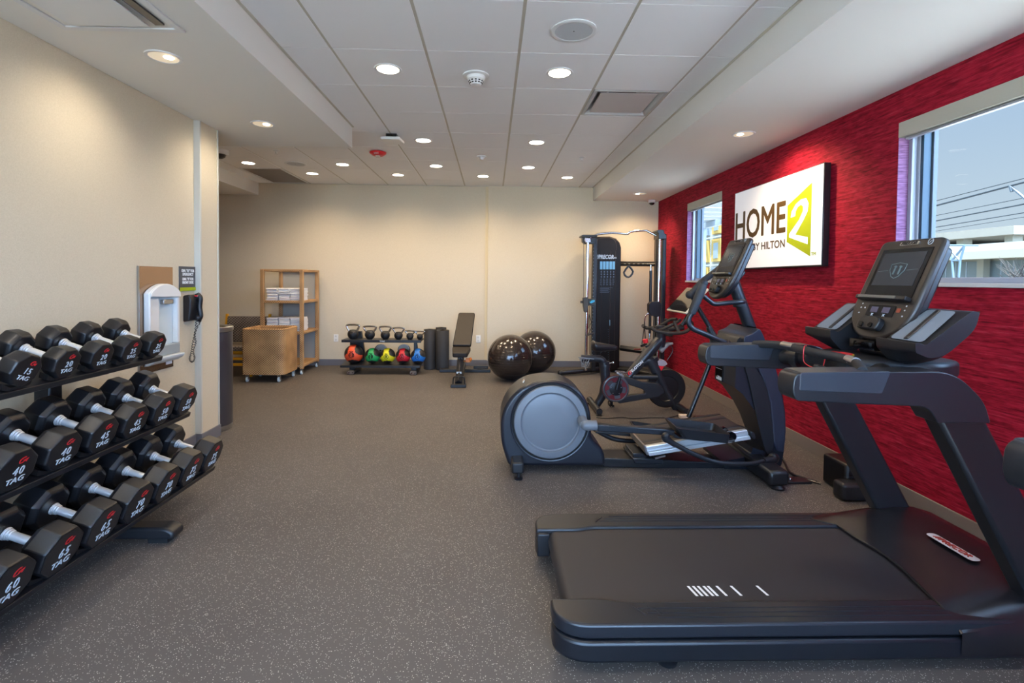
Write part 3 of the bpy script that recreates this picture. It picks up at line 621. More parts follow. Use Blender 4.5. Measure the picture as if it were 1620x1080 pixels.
# folded towels, one object each
def towel_mesh(seed, w=.155, d=.27, h=.022):
    rnd = random.Random(seed); q = MB(); k = 7
    prof = [(-w/2+h/2-h/2*math.cos(a)*1, h/2+h/2*math.sin(a)) for a in [PI/2-PI*i/6*-1 for i in range(7)]]
    ring = rounded([(-w/2, 0), (w/2, 0), (w/2, h), (-w/2, h)], [.010, .003, .003, .010], 3)
    secs = []
    for i in range(k):
        y = (-d/2, -d/2+.003, -d/2+.009, 0, d/2-.009, d/2-.003, d/2)[i]+rnd.uniform(-.001, .001); e = (.35, .75, 1, 1, 1, .75, .35)[i]
        secs.append([(x+rnd.uniform(-.0015, .0015), y, h/2+(z-h/2)*e) for x, z in ring])
    q.loft(secs)
    q.box(w/2-.006, w/2+.001, -d/2+.004, d/2-.004, h*.40, h*.52)
    o = q.build('folded_towel', TOW, loc=(0, 0, 0)); return o
tp = [towel_mesh(i) for i in range(3)]; nt_ = 0
for zi, zc in ((1, 'lower'), (2, 'upper')):
    for si, (xc, nm) in enumerate(((-3.185, 'left'), (-3.012, 'middle'), (-2.845, 'right'))):
        n_ = (8, 8, 8)[si] if zi == 2 else (9, 9, 9)[si]
        for k in range(n_):
            src = tp[nt_ % 3]; o = src if nt_ < 3 else src.copy()
            if nt_ >= 3: COL.objects.link(o)
            nt_ += 1
            o.location = (xc+random.uniform(-.005, .005), 7.475+random.uniform(-.008, .008), SHZ[zi]+.001+k*.0224)
            o.rotation_euler = (0, 0, random.uniform(-.03, .03)+(0 if k < n_-1 else random.uniform(-.06, .06)))
            tag(o, 'folded white towel, %s in the %s stack on the %s rattan shelf' % ('topmost' if k == n_-1 else 'lowest' if k == 0 else 'number %d from below' % (k+1), nm, zc), 'towel', 'folded towels on the rattan shelf')
# ================================================================== KETTLEBELL RACK
t = thing('kettlebell_rack', (-1.6, 7.5, 0), 'low black two tier rack holding kettlebells above and medicine balls below', 'weight rack')
KX0, KX1 = -2.19, -1.03
q = MB(); q.prism([(7.30, .105), (7.30, .13), (7.66, .165), (7.66, .14)], KX0, KX1, 'x'); q.box(-2.0, -1.3, 7.655, 7.80, .143, .165); q.box(KX0, KX1, 7.295, 7.305, .10, .135); q.build('lower_shelf', BLK, t, bevel=.004)
q = MB(); q.box(KX0, KX1, 7.36, 7.64, .478, .498); q.box(KX0, KX1, 7.352, 7.362, .462, .502); q.build('upper_shelf', BLK, t, bevel=.004)
q = MB(); q.text('TAG', .03, (-1.60, 7.351, .482), (1, 0, 0), (0, 0, 1), bold=.03, shear=.2, sx_=1.3); q.build('maker_lettering', LBL, t, smooth=False)
for x, w, k in ((-2.05, .085, .10), (-1.155, .02, .045)):
    q = MB(); q.prism([(x-w, .60 if w > .05 else .49), (x+w, .60 if w > .05 else .49), (x+w+k*.5, .28), (x+w+k*.35, .10), (x-w, .10)], 7.60, 7.66, 'y'); q.build('upright', BLK, t, bevel=.006)
for x in (-2.03, -1.13):
    q = MB(); q.prism(rounded([(x-.055, .0), (x+.055, .0), (x+.055, .065), (x-.055, .065)], .03), 7.27, 7.34, 'y'); q.prism([(x-.045, .01), (x+.045, .01), (x+.045, .06), (x-.045, .06)], 7.33, 7.70, 'y')
    q.prism([(x-.04, .06), (x+.04, .06), (x+.04, .115), (x-.04, .115)], 7.34, 7.44, 'y')
    f_ = q.build('foot', BLK, t, bevel=.006)
    q = MB(); q.prism(rounded([(x-.048, .008), (x+.048, .008), (x+.048, .058), (x-.048, .058)], .025), 7.266, 7.271, 'y'); q.build('foot_cap', mat('foot_cap', '5e5046', .5), f_)
    q = MB()
    for dx in (-.025, .025): q.lathe([(.008, 0), (.008, .003), (0, .003)], (x+dx, 7.267, .033), (0, -1, 0), 10)
    q.build('screw', GLOSS, f_)
def kettlebell(x, r, h, w, lb):
    """r body radius, h overall height, w handle width"""
    y, z = 7.47, .4985; t = thing('kettlebell', (x, y, z), lb, 'kettlebell', 'kettlebells on the rack')
    prof = [(r*.55, 0)]+[(r*math.sin(a), r*.92-r*math.cos(a)) for a in [.62+i*(2.35-.62)/10 for i in range(11)]]+[(r*.55, r*1.75), (0, r*1.80)]
    MB().lathe(prof, (x, y, z), k=26).build('body', RUB, t)
    hb = r*1.45; zt = h-.012; q = MB()
    P = smooth_path([(x-r*.55, y, z+hb*.88), (x-r*.75, y, z+hb*1.1), (x-w*.47, y, z+h*.78), (x-w*.49, y, z+h*.90), (x-w*.36, y, z+zt), (x, y, z+zt+.004), (x+w*.36, y, z+zt), (x+w*.49, y, z+h*.90), (x+w*.47, y, z+h*.78), (x+r*.75, y, z+hb*1.1), (x+r*.55, y, z+hb*.88)], 4)
    q.tube(P, r*.17+.003, 8); q.build('handle', CHR, t)
    q = MB(); q.lathe([(r*.30, 0), (r*.28, .004), (0, .004)], (x, y-r*.93, z+r*1.25), (0, -.95, .3), 14); q.build('weight_badge', BRZ, t)
kb = [(558.3, .078, .222, .183), (585.2, .074, .200, .183), (609.6, 0.069, .198, .168), (630.4, .063, .182, .160), (648.6, .054, .138, .135), (664.4, .046, .132, .128)]
nms = ['largest kettlebell at the left end of the rack', 'second kettlebell from the left, wide chrome handle', 'third kettlebell from the left on the rack, chrome handle', 'fourth kettlebell from the left, smaller body and wide handle', 'small kettlebell, second from the right end of the rack', 'smallest kettlebell at the right end of the rack']
for (px, r, h, w), nm in zip(kb, nms):
    X_ = onY(px, 530, 7.47)[0]; kettlebell(X_, r, h, w, nm)
def med_ball(px, r, colr, num, lb):
    y = 7.44; X_ = onY(px, 568, y-.02)[0]; z = .1318+r+(y-7.30)*.1; t = thing('medicine_ball', (X_, y, z-r), lb, 'medicine ball', 'medicine balls on the rack')
    MB().ball((X_, y, z), r, 40, 24).build('body', mat('ball_black', '231f1e', .5), t)
    # coloured three-armed panel: arms go up, lower left and lower right
    q = MB(); S = r*1.012; V = []; Fs = []; G = 44
    def inside(u, v):
        d = math.hypot(u, v)
        if d < .34: return True
        for a in (PI/2+.06, PI/2+2*PI/3+.06, PI/2+4*PI/3+.06):
            al = u*math.cos(a)+v*math.sin(a); pe = abs(-u*math.sin(a)+v*math.cos(a))
            if al > 0 and pe < .27+.16*abs(al-.55)**1.0*(1.6 if al > .55 else 1) : 
                if al < 1.25: return True
        return False
    def pt(u, v, rr):
        d = math.hypot(u, v); th = d*1.30; s_ = math.sin(th)/d if d > 1e-6 else 0
        return (X_+u*s_*rr, y-math.cos(th)*rr, z+v*s_*rr)
    idx = {}
    for i in range(G):
        for j in range(G):
            u, v = -1.25+2.5*(i+.5)/G, -1.25+2.5*(j+.5)/G
            if not inside(u, v): continue
            f = []
            for a, b_ in ((0, 0), (1, 0), (1, 1), (0, 1)):
                k = (i+a, j+b_)
                if k not in idx: idx[k] = len(V); V.append(pt(-1.25+2.5*(i+a)/G, -1.25+2.5*(j+b_)/G, S))
                f.append(idx[k])
            Fs.append(tuple(f))
    q.add(V, Fs); q.build('colour_panel', colr, t, angle=80)
    q = MB(); q.ring_prism([(X_+a, z+b_) for a, b_ in circ(0, 0, r*.30, 24)], [(X_+a, z+b_) for a, b_ in circ(0, 0, r*.25, 24)], y-r*1.02, y-r*1.0, 'y'); q.text(num, r*.42, (X_, y-r*1.022, z), (1, 0, 0), (0, 0, 1), bold=.03)
    q.text('TAG', r*.14, (X_, y-r*.985, z+r*.38), (1, 0, 0), (0, .35, 1), bold=.03, sx_=1.4); q.build('weight_mark', GLOSS, t, smooth=False)
for a in [(559.2, .136, mat('ball_orange', 'e2502c', .5), '12', 'large orange and black medicine ball at the left of the rack'),
          (588.9, .112, mat('ball_green', '1f9b52', .5), '10', 'green and black medicine ball on the rack'),
          (612.9, .112, mat('ball_yellow', 'd9cf1e', .5), '8', 'yellow and black medicine ball in the middle of the row'),
          (637.4, .110, mat('ball_red', 'c8202e', .5), '6', 'red and black medicine ball on the rack'),
          (661.3, .110, mat('ball_blue', '2173c4', .5), '4', 'blue and black medicine ball at the right of the rack')]: med_ball(*a)
for px, lb, dk in ((602.8, 'round chrome rimmed plate hanging behind the green and yellow balls', 0), (639.2, 'round chrome rimmed plate hanging behind the yellow and red balls', 1)):
    y = 7.70; X_, Z_ = onY(px, 553.5, y); t = thing('weight_plate', (X_, y, Z_-.1), lb, 'weight plate', 'small plates behind the rack')
    MB().lathe([(.018, -.02), (.094, -.02), (.098, -.012), (.098, .012), (.094, .018), (.018, .018)], (X_, y, Z_), (0, -1, 0), 36).build('rim', CHR, t)
    MB().lathe([(.016, .016), (.088, .019), (.088, .022), (.016, .022)], (X_, y, Z_), (0, -1, 0), 36).build('disc', mat('plate_grey', '8d857d' if not dk else '7a6c5e', .4, .5), t)
    MB().lathe([(.012, .0), (.012, .04), (.009, .044), (0, .044)], (X_, y, Z_), (0, -1, 0), 16).build('hub', CHR, t)
    q = MB(); q.tube([(X_, y+.03, Z_), (X_, y+.03, .168)], .010, 8); q.tube([(X_, y-.02, Z_), (X_, y+.04, Z_)], .008, 8); q.box(X_-.05, X_+.05, 7.64, 7.77, .166, .174); q.build('stand', CHRB, t)
# rolled mats standing on end
def mat_roll(px, y, r, h, lb):
    X_ = onY(px, 560, y)[0]; t = thing('rolled_mat', (X_, y, 0), lb, 'exercise mat', 'rolled mats by the wall')
    MB().lathe([(r*.96, 0), (r, .004), (r, h-.004), (r*.97, h), (0, h-.001)], (X_, y, 0), k=32).build('roll', mat('mat_foam', '2d2c2d', .7, bump=.1, bscale=300), t)
    q = MB(); P = [(X_+math.cos(a)*(r*.10+r*.82*a/(6*PI)), y+math.sin(a)*(r*.10+r*.82*a/(6*PI)), h) for a in [i*6*PI/90 for i in range(91)]]
    q.tube(P, .0025, 4); q.build('spiral_edge', GLOSS, t)
mat_roll(679.8, 7.80, .092, .618, 'dark rolled exercise mat standing next to the kettlebell rack')
mat_roll(700.2, 7.76, .100, .612, 'dark rolled exercise mat standing next to the weight bench')
mat_roll(697.5, 7.965, .085, .632, 'dark rolled mat standing hidden behind the right hand roll')
# ================================================================== BENCH
t = thing('weight_bench', (-.4, 7.0, 0), 'adjustable weight bench with raised dark backrest facing the camera', 'weight bench')
BX0 = -.405
def pad(q, P0, P1, w, th, off=0):            # P0,P1: (x,y,z) centre line of the top face; slightly pillowed
    a, b_ = Vector(P0), Vector(P1); d = (b_-a).normalized(); u = Vector((1, 0, 0)); n_ = u.cross(d).normalized()
    if n_.y > 0 and abs(n_.y) > abs(n_.z): n_ = -n_
    if n_.z < 0 and abs(n_.z) >= abs(n_.y): n_ = -n_
    L = (b_-a).length; V = rounded([(-w[0]/2, 0), (w[0]/2, 0), (w[1]/2, L), (-w[1]/2, L)], .03, 5)
    top = [a+u*p_[0]+d*p_[1] for p_ in V]; bot = [p_-n_*th for p_ in top]; k = len(V)
    q.add(top+bot, [tuple(range(k)), tuple(range(2*k-1, k-1, -1))]+[(i, (i+1) % k, k+(i+1) % k, k+i) for i in range(k)])
q = MB(); pad(q, (BX0-.012, 7.06, .47), (BX0+.035, 7.50, .905), (.262, .245), .055); q.build('backrest', VINYL, t, bevel=.012)
q = MB(); pad(q, (BX0-.014, 6.72, .415), (BX0-.012, 7.04, .455), (.20, .262), .07); q.build('seat', VINYL, t, bevel=.016)
q = MB(); q.tube([(BX0-.018, 6.52, .05), (BX0-.012, 6.86, .33), (BX0-.008, 6.90, .37)], [.05, .045, .045], 4, flat=1); q.build('front_post', CHAR, t, bevel=.006)
q = MB(); q.prism([(6.53, .05), (6.60, .03), (7.45, .10), (7.45, .18), (6.70, .14)], BX0-.055, BX0+.03, 'x'); q.build('main_beam', CHAR, t, bevel=.008)
q = MB(); q.box(BX0-.045, BX0+.02, 6.80, 7.0, .30, .385); q.box(BX0-.04, BX0+.02, 7.0, 7.30, .33, .40); q.tube([(BX0, 7.1, .38), (BX0+.01, 7.35, .68)], .02, 6); q.build('seat_carriage', BLK, t, bevel=.006)
q = MB(); q.tube([(BX0-.015, 7.35, .12), (BX0+.0, 7.28, .55)], .022, 6); q.build('ladder_post', BLK, t)
q = MB(); q.box(BX0-.115, BX0+.085, 6.44, 6.54, .0, .045); q.build('front_foot', CHAR, t, bevel=.008)
q = MB(); q.tube(smooth_path([(BX0-.085, 6.47, .04), (BX0-.08, 6.47, .12), (BX0-.05, 6.47, .14), (BX0+.03, 6.47, .14), (BX0+.06, 6.47, .12), (BX0+.065, 6.47, .04)], 4), .009, 8); q.build('pull_handle', BLK, t)
B(BX0-.37, BX0+.40, 7.50, 7.60, .0, .05).build('rear_foot', BLK, t, bevel=.008)
q = MB(); q.box(BX0+.14, BX0+.36, 7.56, 7.60, .05, .09); q.tube([(BX0+.20, 7.52, .06), (BX0+.34, 7.52, .06)], .012, 8); q.build('transport_wheel_bracket', CHAR, t, bevel=.004)
q = MB(); q.box(BX0+.05, BX0+.12, 6.95, 6.99, .245, .30); q.tube([(BX0+.02, 6.98, .26), (BX0+.07, 6.97, .26)], .010, 8); q.ball((BX0+.115, 6.97, .285), .026); q.build('adjusting_lever', ORG, t, bevel=.004)
B(BX0-.050, BX0+.016, 6.60, 6.606, .155, .18).build('label_plate', LBL, t)
# ================================================================== BALLS
for x, y, lb in ((.268, 6.98, 'glossy dark exercise ball, the front one of the pair'), (.655, 7.50, 'glossy dark exercise ball, the rear one nearer the back wall')):
    R_ = .318; q = MB(); q.ball((x, y, R_), R_, 64, 40)
    for i in range(-6, 7):
        zz = R_+i*.036
        if abs(i*.036) < R_*.9:
            rr = math.sqrt(R_**2-(i*.036)**2); q.tube([(x+rr*math.cos(2*PI*j/56), y+rr*math.sin(2*PI*j/56), zz) for j in range(56)], .0011, 4, closed=True)
    tag(q.build('exercise_ball', PVC, loc=(x, y, 0)), lb, 'exercise ball', 'exercise balls')
# ================================================================== CABLE MACHINE
E5 = TR(900, 350, 7.2); F6 = TR(880, 460, 7.2); D4 = TR(900, 500, 6); A5 = TR(780, 580, 5.4); B5 = TR(1000, 580, 5.4); C5 = TR(1040, 360, 5.4)
def xz(px, py, Y): return onY(px, py, Y)
t = thing('cable_machine', (1.8, 7.6, 0), 'tall black dual column cable machine with chrome pull up bar in corner', 'cable machine')
yl, yt, yr = 7.42, 7.56, 7.28
def V3(px, py, Y): x, z = onY(px, py, Y); return (x, Y, z)
# weight tower: shroud with rounded shoulder
o_ = E5([(318, 175), (470, 172), (540, 195), (580, 240), (597, 300)], yt); xr_ = o_[-1][0]; xl_ = o_[0][0]
q = MB(); q.prism([(xl_, .03)]+o_+[(xr_, .03)], yt, yt+.26, 'y'); q.build('weight_tower', mat('tower_brown_black', '17110f', .5, spec=.25), t, bevel=.018, seg=3)
q = MB(); P = E5([(325, 330), (325, 240), (345, 195), (460, 190), (520, 215), (540, 270), (540, 330)], yt)
q.tube(smooth_path([(x, yt-.001, z) for x, z in P], 4), .003, 5)
for px in (329, 376, 478, 533):
    (xa, za), = E5([(px, 335)], yt); q.tube([(xa, yt-.001, za), (xa, yt-.001, .12)], .002, 4)
q.build('panel_seam', mat('seam', '4b3a30', .4), t)
q = MB()
for i, px in enumerate((369, 404, 439, 476, 510)):
    (xa, za), (xb, zb) = E5([(px-15, 547), (px+15, 457)], yt-.002); q.box(xa, xb, yt-.004, yt-.001, za, zb)
q.build('exercise_chart', mat('chart_blue', '6fa6c4', .4), t, smooth=False)
q = MB(); rnd = random.Random(3)
for i, px in enumerate((369, 404, 439, 476, 510)):
    for k in range(3):
        (xa, za), = E5([(px, 575+k*28)], yt-.002); q.box(xa-.008, xa+.008, yt-.004, yt-.001, za-.011, za+.011)
    for k in range(8):
        (xa, za), = E5([(px-13, 655+k*10)], yt-.002); q.box(xa, xa+.03*rnd.uniform(.5, 1), yt-.004, yt-.001, za-.002, za+.002)
for k in range(6):
    (xa, za), = E5([(352, 755+k*11)], yt-.002); q.box(xa, xa+.2*rnd.uniform(.5, 1), yt-.004, yt-.001, za-.002, za+.002)
q.build('chart_notes', mat('chart_grey', '5c6470', .5), t, smooth=False)
(xa, za), (xb, zb) = E5([(410, 407), (504, 414)], yt)
q = MB(); q.text('//PRECOR', .085, (xa, yt-.003, za), (1, 0, 0), (0, 0, 1), bold=.03, shear=.2, sx_=.72); q.text('FTS GLIDE', .03, (xb-.01, yt-.003, zb-.002), (1, 0, 0), (0, 0, 1), bold=.02, sx_=.9); q.build('maker_lettering', LBL, t, smooth=False)
# visible guide rod and selector pin in the slot
q = MB(); (xa, za), (xb, zb) = F6([(609, 330), (609, 395)], yt); q.tube([(xa, yt-.006, za), (xb, yt-.006, zb)], .006, 6)
for k in range(16):
    (xa, za), = F6([(592, 440+k*26)], yt)
    if za > .06: q.lathe([(.003, 0), (.003, .003), (0, .003)], (xa, yt-.002, za), (0, -1, 0), 6)
q.build('weight_pin', mat('pin_blue_grey', '8ab4c8', .4), t)
# left column: dark beam, chrome guide pole, carriage
def column(side, pxs_beam, px_pole, Y, top, parent):
    xa = onY(pxs_beam[0], 460, Y)[0]; xb = onY(pxs_beam[1], 460, Y)[0]; zt = onY(pxs_beam[0], top, Y)[1]
    B(xa, xb, Y-.02, Y+.10, .05, zt).build('column_beam', CHAR if side < 0 else SLATE, parent, bevel=.008)
    xp = onY(px_pole, 460, Y-.06)[0]
    q = MB(); q.tube([(xp, Y-.06, .07), (xp, Y-.06, zt-.07)], .021 if side < 0 else .024, 14); q.build('guide_pole', CHR, parent)
    return xa, xb, zt, xp
xa, xb, zt, xp = column(-1, (937.2, 943.7), 928.5, yl, 376, t)
q = MB()
for k in range(34): q.lathe([(.004, 0), (.004, .003), (0, .003)], (xa+.006, yl-.021, .25+k*.051), (0, -1, 0), 6)
q.build('height_marks', LBL, t)
# top bracket left
q = MB(); P = E5([(135, 165), (150, 158), (310, 160), (310, 185), (160, 185), (135, 180)], yl-.03); q.prism(P, yl-.12, yl+.11, 'y')
P = E5([(155, 185), (305, 185), (300, 255), (185, 258), (160, 235)], yl-.03); q.prism(rounded(P, .01), yl-.05, yl+.08, 'y'); q.build('top_bracket', BLK, t, bevel=.004)
q = MB(); P = E5([(175, 190), (235, 195), (240, 240), (190, 248), (172, 225)], yl-.07); q.prism(rounded(P, .01), yl-.13, yl-.05, 'y'); q.build('pulley_plate', CHR, t, bevel=.004)
# carriage left
q = MB(); P = E5([(158, 868), (212, 862), (215, 960), (205, 1030), (190, 1040), (172, 1030), (160, 960)], yl-.09); q.prism(rounded(P, .012), yl-.13, yl-.05, 'y')
P = E5([(132, 905), (158, 905), (158, 932), (132, 932)], yl-.09); q.prism(P, yl-.11, yl-.07, 'y'); P = E5([(212, 880), (305, 880), (305, 960), (212, 960)], yl-.03); q.prism(P, yl-.06, yl-.02, 'y')
q.build('pulley_carriage', mat('carriage_taupe', '3a332b', .45), t, bevel=.005)
q = MB(); P = E5([(230, 925), (255, 900), (290, 895), (288, 915), (250, 932)], yl-.08); q.prism(rounded(P, .006), yl-.12, yl-.06, 'y'); q.build('adjusting_lever', BLUEP, t, bevel=.004)
q = MB()
q.tube([V3(923.4, 385, yl-.10), V3(923.4, 470, yl-.10)], .0035, 6)
q.tube([V3(932, 497, yl-.08), V3(937, 515, yl-.05), V3(930, 530, yl-.06)], .005, 6); q.tube([V3(932, 497, yl-.08), V3(930, 520, yl-.06), V3(937, 507, yl-.04)], .005, 6)
q.tube([V3(932.6, 484, yl-.06), V3(932.6, 560, yl-.06)], .003, 6); q.build('cable', BLK, t)
q = MB(); q.tube(smooth_path([V3(927, 530, yl-.12), V3(929, 530.5, yl-.10), V3(934, 528, yl-.08), V3(940, 527, yl-.05)], 4), .012, 8); q.build('column_strap_hook', mat('hook_brown', '3a2f28', .5), t)
# right column
xa2, xb2, zt2, xp2 = column(1, (1046.5, 1052.5), 1042.0, yr, 370, t)
xc = onY(1037, 460, yr)[0]; B(xc, onY(1040, 460, yr)[0], yr-.01, yr+.09, .05, zt2-.03).build('column_beam', BLK, t, bevel=.004)
q = MB(); P = E5([(985, 110), (1000, 102), (1045, 102), (1062, 112), (1062, 135), (1090, 170), (1090, 205), (1000, 205), (1000, 140), (985, 130)], yr-.03); q.prism(P, yr-.12, yr+.11, 'y'); q.build('top_bracket', BLK, t, bevel=.005)
q = MB(); P = F6([(1045, 150), (1070, 125), (1165, 120), (1185, 150), (1180, 280), (1140, 295), (1070, 280), (1045, 230)], yr-.09); q.prism(rounded(P, .015), yr-.14, yr-.04, 'y'); q.build('pulley_carriage', mat('carriage_black', '17141a', .5), t, bevel=.006)
# pull-up bar
P = [V3(931, 378, yl-.06), V3(945, 370.8, 7.36), V3(969.4, 368.3, 7.34), V3(990, 369.8, 7.32), V3(993.5, 369.6, 7.31), V3(998.6, 366.3, 7.30), V3(1020.8, 364.6, 7.28), V3(1026, 366.5, 7.27), V3(1038, 372.5, 7.25)]
q = MB(); q.tube(smooth_path(P, 4), .016, 12); q.build('pull_up_bar', CHR, t)
# upper crossbar
a, b_ = V3(981, 417, yt+.1), V3(1037, 417.5, yr+.06)
q = MB(); q.tube([(a[0], a[1], a[2]+.028), (b_[0], b_[1], b_[2]+.028)], .010, 8); q.tube([(a[0], a[1], a[2]-.024), (b_[0], b_[1], b_[2]-.024)], .012, 4)
q.tube([a, b_], .018, 4, flat=1.0); q.build('upper_crossbar', mat('crossbar', '57524c', .35, .6), t)
q = MB()
for k in range(7):
    f = .1+k*.13; q.tube([(a[0]+(b_[0]-a[0])*f, a[1]+(b_[1]-a[1])*f-.025, a[2]+(b_[2]-a[2])*f), (a[0]+(b_[0]-a[0])*(f+.05), a[1]+(b_[1]-a[1])*(f+.05)-.025, a[2]+(b_[2]-a[2])*(f+.05))], .008, 6)
q.build('accessory_hooks', CHRB, t)
a, b_ = V3(981, 550, yt+.05), V3(1040, 558, yr+.05)
q = MB(); q.tube([a, b_], .045, 4); q.build('lower_crossbar', BLK, t, bevel=.005)
q = MB(); c = V3(1008, 552, 7.36); q.box(c[0]-.05, c[0]+.05, c[1]-.02, c[1]+.0, c[2]-.012, c[2]+.008); q.build('red_label', mat('dull_red_label', '7d2a22', .5), t)
# floor stabilisers
q = MB(); q.tube([(1.02, 7.28, .045), (1.30, 7.36, .052), (1.70, 7.60, .055)], .040, 12, flat=.9); q.ball((1.02, 7.28, .045), .044); q.build('stabiliser_foot', BLK, t)
q = MB(); q.tube([(1.9, 7.62, .05), (2.2, 7.42, .05), (2.50, 7.02, .045)], .036, 10); q.ball((2.50, 7.02, .045), .04); q.build('stabiliser_foot', BLK, t)
q = MB(); q.tube([(xa, yl+.04, .05), (xl_+.1, yt+.12, .05)], .035, 4); q.tube([(xb2, yr+.04, .05), (xr_-.05, yt+.12, .05)], .035, 4); q.build('base_beam', BLK, t)
# attachments hanging from the machine
s = thing('ankle_strap', V3(993.5, 438, 7.42), 'black diamond shaped strap loop hanging from the cable machine crossbar', 'strap')
q = MB(); P = [V3(px, py, 7.42) for px, py in ((994, 421), (987, 431), (991, 437.5), (997, 437), (1001.5, 429.5), (996, 422))]
q.tube(smooth_path(P, 2, True), .010, 6, closed=True, flat=1.5); q.build('webbing', BLK, s)
s = thing('hanging_bar', V3(1029, 537, 7.26), 'long black bar with silver ends hanging from the crossbar', 'cable attachment')
q = MB(); q.tube([V3(1029.6, 428, 7.30), V3(1028, 527, 7.30)], .020, 10); q.build('sleeve', BLK, s)
q = MB(); q.tube([V3(1029.8, 419, 7.30), V3(1029.6, 428, 7.30)], .013, 8); q.tube([V3(1028, 527, 7.30), V3(1027.5, 533, 7.30)], .013, 8); q.ball(V3(1027.3, 535, 7.30), .015); q.build('end_clip', CHR, s)
s = thing('stirrup_handle', V3(1018, 548, 7.12), 'black single strap handle hanging by a chrome clip from the right pulley', 'cable attachment')
q = MB(); q.tube(smooth_path([V3(1026, 495, 7.15), V3(1021, 500, 7.13), V3(1019.6, 508, 7.12)], 4), .010, 8); q.ball(V3(1025, 496, 7.15), .018); q.build('clip', CHR, s)
q = MB(); q.tube([V3(1019.6, 508, 7.12), V3(1019, 520, 7.12), V3(1015.6, 544, 7.10)], .007, 6); q.tube([V3(1019.6, 508, 7.12), V3(1020, 520, 7.12), V3(1021.5, 541, 7.15)], .007, 6); q.build('strap', BLK, s)
q = MB(); q.tube([V3(1015, 547, 7.08), V3(1022, 544, 7.2)], .019, 10); q.build('grip', BLK, s)

